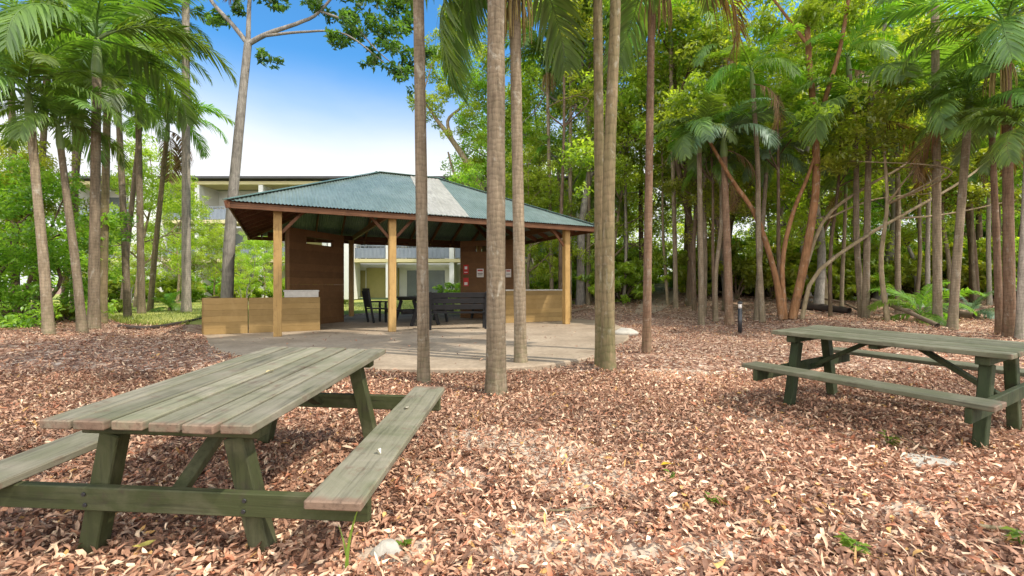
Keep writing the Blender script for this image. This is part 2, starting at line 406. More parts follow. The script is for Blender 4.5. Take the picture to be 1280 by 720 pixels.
ad = N(nt, 'ShaderNodeMath', operation='ADD'); cs_ = N(nt, 'ShaderNodeMath', operation='MULTIPLY', i_1=.4); nt.links.new(cn, cs_.inputs[0]); nt.links.new(cs_.outputs[0], ad.inputs[0]); ab = N(nt, 'ShaderNodeMath', operation='ADD'); nt.links.new(mr.outputs[0], ab.inputs[0]); nt.links.new(mb_.outputs[0], ab.inputs[1])
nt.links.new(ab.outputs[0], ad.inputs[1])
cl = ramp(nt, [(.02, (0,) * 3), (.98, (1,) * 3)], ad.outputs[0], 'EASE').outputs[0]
sat = N(nt, 'ShaderNodeHueSaturation', i_Saturation=1.13, i_Value=1.5); nt.links.new(mixc(nt, sky.outputs[0], (.8, 1.08, 1.18), 1.0, 'MULTIPLY'), sat.inputs['Color'])
cc = mixc(nt, sat.outputs[0], mixc(nt, (7.3, 7.4, 7.5), (25, 25, 25), mb_.outputs[0]), cl)  # cloud behind the camera made far brighter than the visible bank, for fill
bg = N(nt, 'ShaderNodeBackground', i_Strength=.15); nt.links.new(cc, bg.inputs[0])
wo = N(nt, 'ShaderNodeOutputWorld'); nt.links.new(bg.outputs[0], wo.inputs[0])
scene.view_settings.view_transform = 'Standard'; scene.view_settings.look = 'None'; scene.view_settings.exposure = 0
scene.cycles.max_bounces = 8; scene.cycles.diffuse_bounces = 7; scene.cycles.transmission_bounces = 4; scene.cycles.transparent_max_bounces = 4
scene.cycles.sample_clamp_indirect = 6

# ------------------------------------------------------------------ ground
SAND = [(625, 548, .6, .32), (690, 565, .5, .3), (740, 600, .5, .3), (490, 690, .2, .16), (962, 527, .38, .16), (760, 690, .5, .16), (660, 690, .25, .12),
        (850, 470, .7, .5), (705, 655, .35, .14), (560, 600, .3, .2), (1120, 640, .25, .1), (880, 690, .3, .12)]
SAND = [(at(a, b), rx, ry) for a, b, rx, ry in SAND]
def sand_at(x, y):
    s = np.zeros_like(np.asarray(x, float))
    for p, rx, ry in SAND:
        s = np.maximum(s, np.exp(-(((x - p.x) / rx) ** 2 + ((y - p.y) / ry) ** 2)))
    return s
xs = np.concatenate([-np.geomspace(500, 17, 16), np.arange(-16, 16.01, .16), np.geomspace(17, 500, 16)])
ys = np.concatenate([-np.geomspace(400, 5, 10), np.arange(-4, 20, .16), np.arange(20, 46, .5), np.geomspace(47, 700, 14)])
X, Y = np.meshgrid(xs, ys); Z = gz(X, Y)
ny, nx = X.shape
i = (np.arange(ny - 1)[:, None] * nx + np.arange(nx - 1)[None]).ravel()
Fc = np.stack([i, i + 1, i + nx + 1, i + nx], 1)
sd = sand_at(X, Y).ravel()
moss = (smooth(14, 22, Y) * smooth(1, 4, X)).ravel() * .5
link('ground', np_mesh('ground', np.stack([X, Y, Z], 2).reshape(-1, 3), Fc, np.stack([sd, moss, 0 * sd], 1), True), M['ground'])['kind'] = 'structure'

# lawn behind the mulch and behind the shelter
def lawn_edge(x):
    return 13.2 + .55 * np.sin(x * .8) + .3 * np.sin(x * 2.1 + 1) + 5.2 * smooth(-8.3, -6.0, x) + 3 * smooth(-1, 3, x) + 7 * smooth(3, 6, x) + 8 * smooth(-13, -20, x) * 0
xs = np.concatenate([np.arange(-60, -16, 1.5), np.arange(-16, 3.01, .25)]); u = np.linspace(0, 1, 60) ** 2
X = np.repeat(xs[None], len(u), 0); Y = lawn_edge(X) + (75 - lawn_edge(X)) * u[:, None]
Z = gz(X, Y) + .03 * np.minimum(1, u[:, None] * 60) + .004
ny, nx = X.shape; i = (np.arange(ny - 1)[:, None] * nx + np.arange(nx - 1)[None]).ravel()
link('lawn', np_mesh('lawn', np.stack([X, Y, Z], 2).reshape(-1, 3), np.stack([i, i + 1, i + nx + 1, i + nx], 1), None, True), M['lawn'])['kind'] = 'structure'
# path and a sunny clearing far behind the trees
def strip(name, pts, widths, mat, dz):
    P = spline(pts, 24); W = np.interp(np.linspace(0, 1, 24), np.linspace(0, 1, len(widths)), widths)
    L = []
    for (x, y), wd in zip(P, W):
        for k in np.linspace(-.5, .5, 5): L.append((x + k * wd, y, gz(x + k * wd, y) + dz))
    i = (np.arange(23)[:, None] * 5 + np.arange(4)[None]).ravel()
    o = link(name, np_mesh(name, L, np.stack([i, i + 1, i + 6, i + 5], 1), None, True), mat); o['kind'] = 'structure'; return o
strip('path', [(5.0, 17.5), (5.9, 19.5), (8.2, 25), (11.5, 34), (16, 46)], [.7, 1.2, 2.0, 2.6, 3.2], M['concrete'], .02)
strip('clearing', [(9.5, 30), (12.5, 38), (17, 50)], [2.5, 9, 16], M['lawn'], .05)

# concrete floor of the shelter
ZS = .123
front = [(258, 421), (261, 431), (288, 442), (345, 450), (420, 456.5), (500, 459.5), (580, 460), (650, 457.5), (700, 452), (745, 443.5), (773, 431), (785, 418)]
poly = [((px - 640) / F * (CAM_H - ZS) * F / (py - YH), (CAM_H - ZS) * F / (py - YH)) for px, py in front]
poly += [(3.1, 13.5), (2.6, 16.5), (.6, 19), (-2.5, 20.5), (-6.5, 19.6), (-8.8, 17), (-9.4, 14.2), (-8.4, 11.8)]
pc = np.array(poly + [poly[0]]); poly = spline(pc, 140)[:-1]
n = len(poly); top = [(x, y, ZS) for x, y in poly]; rim = [(x * 1 + (x + 3.0) * .004, y + (y - 13) * .004, ZS - .02) for x, y in poly]; bot = [(x + (x + 3) * .004, y + (y - 13) * .004, -.1) for x, y in poly]
me = bpy.data.meshes.new('shelter_floor')
me.from_pydata(top + rim + bot, [], [list(range(n))] + [[n + k, n + (k + 1) % n, (k + 1) % n, k] for k in range(n)] + [[2 * n + k, 2 * n + (k + 1) % n, n + (k + 1) % n, n + k] for k in range(n)])
link('pavement', me, M['concrete'])['kind'] = 'structure'

# ------------------------------------------------------------------ leaf litter
def in_poly(x, y, P):
    r = np.zeros(len(x), bool); j = len(P) - 1
    for k in range(len(P)):
        xi, yi = P[k][:2]; xj, yj = P[j][:2]
        r ^= ((yi > y) != (yj > y)) & (x < (xj - xi) * (y - yi) / (yj - yi + 1e-12) + xi); j = k
    return r
LEAFC = np.array([1.44, 1.34, 1.17]) * np.array([(.07, .035, .025), (.12, .06, .04), (.2, .105, .07), (.27, .145, .1), (.34, .2, .14), (.4, .26, .19), (.5, .35, .26), (.62, .5, .38), (.3, .12, .07), (.42, .26, .09)])
LEAFP = np.array([.09, .12, .15, .15, .15, .12, .09, .07, .045, .015])
def litter_mesh(name, x, y, zoff, L, Wd, tilt, colr, flat=False):
    n = len(x)
    t = np.array([0, .33, .33, .33, .7, .7, .7, 1.0]); s = np.array([0, -1, 0, 1, -.8, 0, .8, 0])
    curl = rng.normal(.0, .9, n); fold = rng.normal(.35, .35, n)
    lx = (t[None] - .5) * L[:, None]; ly = s[None] * Wd[:, None] * .5
    lz = curl[:, None] * ((t[None] - .5) ** 2 - .08) * L[:, None] + fold[:, None] * np.abs(ly)
    tw = rng.normal(0, .35, n)[:, None] * (t[None] - .5); ly, lz = ly * np.cos(tw) - lz * np.sin(tw), ly * np.sin(tw) + lz * np.cos(tw)
    P = np.stack([lx, ly, lz], 2)
    a, b, c = rng.uniform(0, 2 * math.pi, n), rng.normal(0, tilt, n), rng.normal(0, tilt * 1.3, n)
    def rx(P, an): ca, sa = np.cos(an)[:, None], np.sin(an)[:, None]; return np.stack([P[..., 0], P[..., 1] * ca - P[..., 2] * sa, P[..., 1] * sa + P[..., 2] * ca], 2)
    def ry(P, an): ca, sa = np.cos(an)[:, None], np.sin(an)[:, None]; return np.stack([P[..., 0] * ca + P[..., 2] * sa, P[..., 1], -P[..., 0] * sa + P[..., 2] * ca], 2)
    def rz(P, an): ca, sa = np.cos(an)[:, None], np.sin(an)[:, None]; return np.stack([P[..., 0] * ca - P[..., 1] * sa, P[..., 0] * sa + P[..., 1] * ca, P[..., 2]], 2)
    P = rz(ry(rx(P, c), b), a)
    low = P[..., 2].min(1)
    base = np.stack([x, y, zoff - low * .8], 1)
    P = P + base[:, None]
    T = np.array([(0, 1, 2), (0, 2, 3), (1, 4, 5), (1, 5, 2), (2, 5, 6), (2, 6, 3), (4, 7, 5), (5, 7, 6)])
    Fc = (np.arange(n)[:, None, None] * 8 + T[None]).reshape(-1, 3)
    cc = np.repeat(colr[:, None], 8, 1).reshape(-1, 3)
    return np_mesh(name, P.reshape(-1, 3), Fc, cc)
def litter_pts(n, y0, y1, pw, marg):
    yy = (y0 ** pw + (y1 ** pw - y0 ** pw) * rng.random(n)) ** (1 / pw)
    xx = (rng.random(n) * 2 - 1) * (yy * 1.12 + marg)
    return xx, yy
xa, ya = litter_pts(135000, 1.3, 6.5, 1.5, .9); xb, yb = litter_pts(52000, 6.0, 13.5, 1.4, .6); xc_, yc_ = litter_pts(24000, 13, 29, 1.6, .5)
x = np.concatenate([xa, xb, xc_]); y = np.concatenate([ya, yb, yc_])
sizef = np.concatenate([np.ones(len(xa)), np.full(len(xb), 1.15), np.full(len(xc_), 1.7)])
keep = ~in_poly(x, y, poly) & (rng.random(len(x)) > .42 * np.clip(sand_at(x, y) * 1.2, 0, 1)) & ~((y > lawn_edge(x) + rng.normal(-.1, .25, len(x))) & (x < 4.5))
keep |= in_poly(x, y, poly) & (rng.random(len(x)) < .012)
x, y, sizef = x[keep], y[keep], sizef[keep]
n = len(x)
ci = rng.choice(len(LEAFC), n, p=LEAFP); cl_ = LEAFC[ci] * rng.uniform(.75, 1.25, (n, 1))
cl_ = cl_ * .84 + np.array([.39, .245, .16]) * .18
patch = .9 + .26 * np.sin(x * .9 + 2 * np.sin(y * .6)) * np.sin(y * 1.1 + x * .4) + .3 * np.exp(-((x - .9) / 2.2) ** 2 - ((y - 3.2) / 2.2) ** 2)
cl_ = cl_ * patch[:, None] * (1 + .25 * sand_at(x, y))[:, None]
z = np.where(in_poly(x, y, poly), ZS + .004, gz(x, y) + rng.uniform(.0, .035, n))
link('leaf_litter', litter_mesh('leaf_litter', x, y, z, (.018 + .066 * rng.random(n) ** 1.5 + .05 * (rng.random(n) < .03)) * sizef, rng.uniform(.008, .026, n) * sizef, .36, cl_), M['litter'])
tag(bpy.data.objects['leaf_litter'], 'dry brown and tan fallen leaves carpeting the ground under the trees', 'leaf litter', kind='stuff')

# ------------------------------------------------------------------ picnic tables
def picnic_table(mt, ml, mb, label, worn):
    W, L, H, bi, bw, bh, lx, ly = .966, 1.78, .738, .707, .247, .436, .44, .715
    r = empty('picnic_table', label=label, cat='picnic table', group='picnic tables on the leaf litter')
    pw = W / 6; m = MB()
    for k in range(6):
        dx = -W / 2 + pw * (k + .5); dl = random.uniform(-.012, .012)
        m.box((dx, dl, H - .02 + random.uniform(-.002, .002)), (pw - .021, L, .04), Euler((random.uniform(-.002, .002), random.uniform(-.012, .012), random.uniform(-.003, .003))), .005, random.random())
    m.build('tabletop', mt, r)
    for s in (-1, 1):
        MB().box((s * (bi + bw / 2), 0, bh - .02), (bw, L + .05, .04), Euler((0, random.uniform(-.01, .01), 0)), .006, .4 + .2 * s).build('bench_seat', mt, r)
        MB().box((0, s * (ly + .062), bh - .04 - .058), (2 * (bi + bw) - .02, .042, .11), None, .005).build('crossbeam', mb, r)
        MB().box((0, s * ly, H - .042 - .035), (W - .12, .085, .066), None, .005).build('cleat', mb, r)
        for q in (-1, 1):
            p0 = Vector((q * lx, s * ly, -.02)); p1 = Vector((q * .295, s * ly, H - .112))
            MB().bar(p0, p1, .095, .078, up=(0, -1, 0), bev=.006).build('leg', ml, r)
        for q in (-1, 1):
            for dz in (-.025, .025):
                MB().tube([(q * (.375 + dz * .1), s * (ly + .0832), bh - .1 + dz), (q * (.375 + dz * .1), s * (ly + .0885), bh - .1 + dz)], [.011, .009], 8).build('bolt', M['steel'], r)
        MB().bar((0, s * (ly - .0), bh - .10), (0, s * .16, H - .055), .07, .04, bev=.004).build('brace', ml, r)
    MB().box((0, 0, H - .042 - .022), (W - .14, .07, .04), None, .004).build('cleat', mb, r)
    return r
t1 = picnic_table(M['top'], M['legs'], M['beam'], 'weathered grey green picnic table in the left foreground, nearest to the viewer', .7)
t1.location = (-1.546, 2.912, -.022); t1.rotation_euler = Euler((.051, .018, -.047), 'XYZ')
t2 = picnic_table(M['top2'], M['legs2'], M['legs2'], 'dark mossy green picnic table at the right edge beyond the bare sandy patch', .5)
t2.location = (3.611, 4.403, .045); t2.rotation_euler = Euler((.019, -.023, .536), 'XYZ')
bpy.context.view_layer.update()

# leaves lying on the near table and its bench
def fallen_leaf(p, L, wd, c, label, rz=0, cat='fallen leaf'):
    s = rng.integers(1000)
    me = litter_mesh('fallen_leaf', np.zeros(1), np.zeros(1), np.zeros(1) + .002, np.array([L]), np.array([wd]), .08, np.array([c]))
    o = link('fallen_leaf', me, M['litter']); o.location = p; o.rotation_euler = (0, 0, rz); tag(o, label, cat); return o
def on_t1(x, y, z): return t1.matrix_world @ Vector((x, y, z))
fallen_leaf(on_t1(.02, .02, .741), .07, .035, (.62, .5, .25), 'yellowish dry leaf on a dark stain in the middle of the left tabletop')
fallen_leaf(on_t1(.80, .33, .438), .075, .03, (.75, .66, .5), 'pale dry leaf towards the far end of the right bench of the left table')
fallen_leaf(on_t1(.86, -.42, .438), .05, .02, (.8, .74, .6), 'small pale leaf on the near half of the right bench of the left table')
fallen_leaf(on_t1(-.80, -.18, .438), .06, .03, (.7, .66, .58), 'pale leaf on the left bench of the left table')
p = at(835, 590); fallen_leaf(p + Vector((0, 0, .04)), .12, .045, (.62, .42, .03), 'bright yellow leaf on the litter between the two picnic tables')
p = at(180, 697); fallen_leaf(p + Vector((0, 0, .05)), .09, .04, (.5, .42, .1), 'yellow green leaf on the ground between the front legs of the left table')

# ------------------------------------------------------------------ small plants, stones, sticks
def weed(px, py, h, n, label, wide=.05, name='small_weed', cat='weed', lean=(0, 0)):
    b = at(px, py); r = empty(name, b, label=label, cat=cat)
    st = MB(); V, Fc, C = [], [], []
    for k in range(n):
        a = rng.uniform(0, 2 * math.pi); hh = h * rng.uniform(.35, 1)
        c = Vector((math.cos(a) * hh * .25 + lean[0] * hh, math.sin(a) * hh * .25 + lean[1] * hh, hh))
        st.tube([(0, 0, 0), tuple(c * .5 + Vector((0, 0, hh * .08))), tuple(c)], [.003, .002, .0015], 5)
        for q in range(3):
            a2 = a + rng.uniform(-1.2, 1.2); d = Vector((math.cos(a2), math.sin(a2), rng.uniform(-.1, .6))).normalized(); sd_ = d.cross(Vector((0, 0, 1))).normalized()
            L = wide * rng.uniform(.7, 1.3); o = c * rng.uniform(.7, 1); k0 = len(V)
            V += [o, o + d * L * .5 + sd_ * L * .3, o + d * L + Vector((0, 0, -L * .2)), o + d * L * .5 - sd_ * L * .3]; Fc.append((k0, k0 + 1, k0 + 2, k0 + 3)); C += [rng.random()] * 4
    st.build('stem', M['weed'], r); link('leaves', np_mesh('leaves', [tuple(v) for v in V], Fc, C), M['weed'], r)
weed(1110, 562, .14, 9, 'bright green seedling in the leaves beside the right table')
weed(1068, 700, .10, 9, 'bright green weed with yellow leaf at the lower right of the leafy ground')
weed(505, 692, .09, 5, 'small green sprig growing beside the pale stone near the left table', .04)
weed(890, 632, .06, 6, 'low dull green weed in the middle of the leaf carpet', .05)
weed(838, 668 - 70, .05, 4, 'tiny green sprout near the yellow leaf', .035)
weed(1276, 690, .12, 6, 'green weed at the right edge of the picture', .05)
# a single upright grass blade by the near bench
b = at(433, 716); r = empty('grass_blade', b, label='tall bright green grass shoot standing under the near end of the right bench', cat='grass')
V, Fc = [], []
for q, (dx, h, w_) in enumerate([(.03, .3, .016), (-.02, .2, .011)]):
    k0 = len(V)
    for s in range(7):
        f = s / 6; wd = w_ * (1 - f) ** .6 * .5
        V += [(dx * f * f * 2 - wd, .01 * q, h * f), (dx * f * f * 2 + wd, .01 * q + .004, h * f)]
    Fc += [(k0 + 2 * s, k0 + 2 * s + 1, k0 + 2 * s + 3, k0 + 2 * s + 2) for s in range(6)]
link('blade', np_mesh('blade', V, Fc, np.full(len(V), .7)), M['weed'], r)

def rock(p, size, label, seed, mat='stone', name='stone'):
    b = bmesh.new(); bmesh.ops.create_icosphere(b, subdivisions=4, radius=1)
    rs = random.Random(seed); ph = [rs.uniform(0, 6) for _ in range(6)]
    for v_ in b.verts:
        c = v_.co; k = 1 + .13 * math.sin(2.3 * c.x + ph[0]) + .11 * math.sin(3.1 * c.y + ph[1]) + .08 * math.sin(4.7 * c.z + ph[2]) + .05 * math.sin(8 * c.x + 6 * c.y + ph[3])
        v_.co = Vector((c.x * size[0], c.y * size[1], c.z * size[2])) * k
    for f in b.faces: f.smooth = True
    me = bpy.data.meshes.new(name); b.to_mesh(me); b.free()
    o = link(name, me, M[mat], None, p + Vector((0, 0, size[2] * .35))); o.rotation_euler = (0, 0, rs.uniform(0, 3)); tag(o, label, 'stone'); return o
rock(at(484, 697), (.075, .06, .045), 'pale cream stone in the leaves right of the near bench', 3)
rock(at(1160, 580), (.2, .12, .035), 'flat pale grey stone set in the ground below the right table', 5)
rock(at(782, 419), (.3, .25, .13), 'pale boulder at the right end of the concrete floor by the twin palm', 8)
def stick(pts, r0, r1, label, mat='deadwood', name='fallen_branch', cat='branch', n=16, lump=.06):
    P = spline(pts, n); o0 = P[0].copy(); V, Fc = tube(P - o0, np.linspace(r0, r1, n), 8, lump)
    o = link(name, np_mesh(name, V, Fc, None, True), M[mat], None, tuple(o0)); tag(o, label, cat); return o
a, b = at(1224, 672), at(1284, 684); stick([a + Vector((0, 0, .04)), (a + b) / 2 + Vector((0, .01, .05)), b + Vector((0, 0, .05))], .012, .007, 'pale bare stick lying on the leaves at the lower right edge', 'bark_pale')
stick([at(q, s) + Vector((0, 0, .04)) for q, s in ((148, 410), (185, 412), (222, 406), (252, 400))], .05, .04, 'thin dark curved branch lying on the mulch left of the shelter', 'blackpipe', n=24)
stick([at(1090, 398) + Vector((0, 0, .55)), at(1130, 402) + Vector((0, 0, .3)), at(1172, 410) + Vector((0, 0, .06))], .05, .06, 'slanting dead branch resting on the ground behind the right table', 'deadwood')
stick([at(1165, 396) + Vector((0, 0, .1)), at(1220, 400) + Vector((0, 0, .12))], .13, .11, 'thick dark log lying behind the right table near the palm clump', 'deadwood', 'fallen_log', 'log')
stick([at(1000, 386) + Vector((0, 0, .12)), at(1062, 392) + Vector((0, 0, .1))], .15, .1, 'dark log behind the multi stemmed orange tree', 'blackpipe', 'fallen_log', 'log')
stick([at(1010, 382) + Vector((0, 0, .35)), at(1050, 388) + Vector((0, 0, .3)), at(1085, 396) + Vector((0, 0, .05))], .05, .03, 'dead limb propped on the dark log by the orange tree', 'deadwood')
stick([at(700, 395) + Vector((0, 0, .05)), at(735, 388) + Vector((0, 0, .1))], .05, .035, 'short dead branch on the leaves right of the shelter', 'deadwood')

tw = np.random.default_rng(33)
for k in range(16):
    y_ = tw.uniform(1.8, 6.5); x_ = tw.uniform(-.75, .95) * y_ + .3; a_ = tw.uniform(0, 6.28); L = tw.uniform(.15, .5)
    if in_poly(np.array([x_]), np.array([y_]), poly)[0]: continue
    e = [G(x_ + math.cos(a_) * L * f_ + tw.normal(0, .015), y_ + math.sin(a_) * L * f_ + tw.normal(0, .015), .04) for f_ in (-.5, 0, .5)]
    stick(e, .007, .003, 'thin dry twig lying on the leaf litter', ['deadwood', 'bark_pale'][k % 2], 'dry_twig', 'twig', 8)['group'] = 'dry twigs on the leaf litter'
# bollard lights
def bollard(px, py, h, label):
    r = empty('bollard_light', at(px, py), label=label, cat='bollard light', group='black bollard lights in the woodland')
    MB().tube([(0, 0, -.03), (0, 0, h * .78)], [.05, .05], 14).build('post', M['steel'], r)
    MB().tube([(0, 0, h * .78), (0, 0, h * .92)], [.042, .042], 14).build('lens', M['paper'], r)
    MB().tube([(0, 0, h * .92), (0, 0, h * .97), (0, 0, h)], [.06, .058, .03], 14).build('cap', M['steel'], r)
bollard(925, 417, .8, 'black bollard light among the trunks just left of the right table')
bollard(795, 373, .95, 'farther black bollard light beyond the right end of the shelter')

# ------------------------------------------------------------------ picnic shelter
CX, CY, AN = -3.382, 15.346, .464
PW, PD, ZE, ZR, RH = 9.75, 7.6, 3.08, 4.92, 1.02
sh = empty('picnic_shelter', (CX, CY, ZS), AN, 'open timber picnic shelter with green hipped corrugated roof on ochre posts', 'shelter')
def Lz(z): return z - ZS
def roof_face(name, mat, e0, e1, r0, r1, u0=0., u1=1., parent=sh, lift=0., pitch=.076, amp=.011):
    """corrugated sheets between an eave line e0-e1 and a ridge line r0-r1: the waves run up the slope"""
    e0, e1, r0, r1 = map(np.array, (e0, e1, r0, r1))
    ex = e1 - e0; W_ = np.linalg.norm(ex); ex = ex / W_
    up = (r0 - e0) - ex * ((r0 - e0) @ ex); H_ = np.linalg.norm(up); up = up / H_; nrm = np.cross(ex, up)
    a0 = (r0 - e0) @ ex; a1 = (r1 - e0) @ ex
    ns = int(W_ / (pitch / 4)); V, Fq = [], []; rows = 6
    cols = []
    for k in range(ns + 1):
        s = W_ * (u0 + (u1 - u0) * k / ns)
        top = H_
        if s < a0: top = H_ * s / max(a0, 1e-6)
        if s > a1: top = H_ * (W_ - s) / max(W_ - a1, 1e-6)
        top = max(top, .002)
        wv = amp * math.sin(2 * math.pi * s / pitch) + lift
        for q in range(rows + 1): V.append(e0 + ex * s + up * top * q / rows + nrm * wv)
    for k in range(ns):
        for q in range(rows):
            a_ = k * (rows + 1) + q; Fq.append((a_, a_ + rows + 1, a_ + rows + 2, a_ + 1))
    return link(name, np_mesh(name, V, Fq, None, True), mat, parent)
hw, hd = PW / 2, PD / 2; ze, zr = Lz(ZE), Lz(ZR)
eFL, eFR, eBR, eBL = (-hw, -hd, ze), (hw, -hd, ze), (hw, hd, ze), (-hw, hd, ze); rL, rR = (-RH, 0, zr), (RH, 0, zr)
roof_face('roof_sheet', M['roof'], eFL, eFR, rL, rR)
roof_face('roof_sheet', M['roof'], eFR, eBR, rR, rR)
roof_face('roof_sheet', M['roof'], eBR, eBL, rR, rL)
roof_face('roof_sheet', M['roof'], eBL, eFL, rL, rL)
# translucent panels running up the front slope, lapped over the steel
def panel(f0, f1, g0, g1, label=None):
    e0 = np.array(eFL); e1 = np.array(eFR); r0 = np.array(rL); r1 = np.array(rR)
    V = []; Fq = []
    nn = np.array([0, -(zr - ze), hd]); nn = nn / np.linalg.norm(nn) * .017
    for k in range(41):
        u_ = k / 40
        for q in range(9):
            v_ = q / 8; a_ = f0 + (f1 - f0) * u_; b_ = g0 + (g1 - g0) * u_
            V.append((e0 + (e1 - e0) * a_) * (1 - v_) + (r0 + (r1 - r0) * b_) * v_ + nn * (1 + .45 * math.sin(u_ * 40 * math.pi / 2.6)))
    for k in range(40):
        for q in range(8): a_ = k * 9 + q; Fq.append((a_, a_ + 9, a_ + 10, a_ + 1))
    link('skylight_panel', np_mesh('skylight_panel', V, Fq, None, True), M['skylight'], sh)
panel(.45, .565, .5, .98)
# ridge and hip caps, gutter board
for p, q in ((rL, rR), (eFL, rL), (eFR, rR), (eBL, rL), (eBR, rR)):
    MB().bar(Vector(p) + Vector((0, 0, .022)), Vector(q) + Vector((0, 0, .026)), .2, .018, bev=.003).build('ridge_cap', M['ridge'], sh)
for p, q, d in ((eFL, eFR, (0, .06, -.09)), (eBL, eBR, (0, -.06, -.09)), (eFL, eBL, (.06, 0, -.09)), (eFR, eBR, (-.06, 0, -.09))):
    MB().bar(Vector(p) + Vector(d), Vector(q) + Vector(d), .035, .13, bev=.004).build('fascia', M['beamb'], sh)
# rafters
def rafter(e, r): MB().bar(Vector(e) + Vector((0, 0, -.1)), Vector(r) + Vector((0, 0, -.12)), .05, .14, bev=.003).build('rafter', M['rafter'], sh)
for (e0, e1, ra, rb, nn_) in ((eFL, eFR, rL, rR, 11), (eBL, eBR, rL, rR, 11), (eFL, eBL, rL, rL, 9), (eFR, eBR, rR, rR, 9)):
    for k in range(nn_):
        f_ = (k + .5) / nn_; e = Vector(e0).lerp(Vector(e1), f_)
        d = (Vector(e1) - Vector(e0)).normalized(); s = (e - Vector(e0)).length; W_ = (Vector(e1) - Vector(e0)).length
        a0 = (Vector(ra) - Vector(e0)).dot(d); a1 = (Vector(rb) - Vector(e0)).dot(d)
        H_ = Vector(ra) - Vector(e0) - d * a0
        t_ = 1.0 if a0 <= s <= a1 else (s / a0 if s < a0 else (W_ - s) / (W_ - a1))
        rafter(e + H_ * .02, e + H_ * max(t_ - .04, .08))
for e, r in ((eFL, rL), (eFR, rR), (eBL, rL), (eBR, rR)): MB().bar(Vector(e) + Vector((0, 0, -.09)), Vector(r) + Vector((0, 0, -.13)), .06, .16, bev=.003).build('rafter', M['rafter'], sh)
# posts and ring beams
px_, py_ = hw - .98, hd - .36; zb = ze - .02 + .36 * (zr - ze) / hd - .2
posts = [(-px_, -py_), (-1.32, -py_), (px_, -py_), (-px_, py_), (1.5, py_), (px_, py_), (-1.4, py_)]
for x_, y_ in posts: MB().box((x_, y_, zb / 2), (.175, .175, zb), None, .008).build('post', M['post'], sh)
for y_ in (-py_, py_): MB().box((0, y_, zb + .08), (2 * px_ + .7, .075, .17), None, .005).build('beam', M['beamb'], sh)
for x_ in (-px_, -1.34, px_): MB().box((x_, 0, zb + .082), (.073, 2 * py_ - .09, .16), None, .005).build('beam', M['beamb'], sh)
for x_ in (-1.34,):
    MB().bar((x_, -1.9, zb + .15), (x_ + .3, -.4, zb + 1.0), .06, .12).build('strut', M['beamb'], sh)
for x_, y_ in posts[:3]:
    for s in (-1, 1):
        if abs(x_ + s * .6) < px_ + .1:
            MB().bar((x_ + s * .08, y_, zb - .55), (x_ + s * .55, y_, zb - .02), .05, .07).build('knee_brace', M['beamb'], sh)
# low walls
def wall(name, p, q, h, th, mat, boards=6, parent=sh, slot=None, z0=0.):
    p, q = Vector(p), Vector(q); L = (q - p).length; m_ = MB(); d = (q - p).normalized()
    rotz = Matrix.Rotation(math.atan2(d.y, d.x), 4, 'Z')
    bh_ = (h - z0) / boards
    for k in range(boards):
        zc = z0 + bh_ * (k + .5); c = (p + q) / 2
        if slot and slot[2] < zc < slot[3]:
            for s0, s1 in ((0, slot[0]), (slot[1], 1)):
                if s1 > s0: m_.box(p.lerp(q, (s0 + s1) / 2) + Vector((0, 0, zc)), (L * (s1 - s0), th, bh_ - .0015), rotz, .003, random.random())
        else: m_.box(c + Vector((0, 0, zc)), (L, th, bh_ - .0015), rotz, .003, random.random())
    m_.build(name, mat, parent)
YL = -2.25
wall('low_wall', (-5.45, YL, 0), (-4.55, YL, 0), .86, .1, M['wallo'], 6)
wall('low_wall', (-4.53, YL, 0), (-2.92, YL, 0), .86, .1, M['wallo'], 6)
wall('low_wall', (-5.45, YL + .08, 0), (-5.45, .4, 0), .86, .1, M['wallo'], 6)
wall('low_wall', (2.42, YL, 0), (4.85, YL, 0), .86, .1, M['wallo'], 6)
wall('low_wall', (4.85, YL + .08, 0), (4.85, .4, 0), .86, .1, M['wallo'], 6)
wall('tall_wall', (-3.65, -1.0, 0), (-2.03, .65, 0), 2.78, .1, M['wallb'], 14, slot=(.28, .78, 2.42, 2.65))
wall('tall_wall', (3.65, -1.0, 0), (2.03, .65, 0), 2.78, .1, M['wallb'], 14, slot=(.3, .75, 2.42, 2.65))
wall('tall_wall', (-3.65, -.9, 0), (-3.65, 2.4, 0), 2.78, .1, M['wallb'], 14)
wall('tall_wall', (3.65, -.9, 0), (3.65, 2.4, 0), 2.78, .1, M['wallb'], 14)
# barbecue counters behind the low walls
for sx_, x0, x1 in ((-1, -3.75, -2.95), (1, 2.5, 4.6)):
    MB().box(((x0 + x1) / 2, YL + .42, .5), (x1 - x0, .68, 1.0), None, .01).build('counter', M['wallo'], sh)
    MB().box(((x0 + x1) / 2, YL + .42, 1.02), (x1 - x0 + .04, .72, .04), None, .008).build('worktop', M['tile'], sh)
MB().box((-3.35, YL + .064, .93), (.8, .03, .14), None, .004).build('tile_panel', M['tile'], sh)
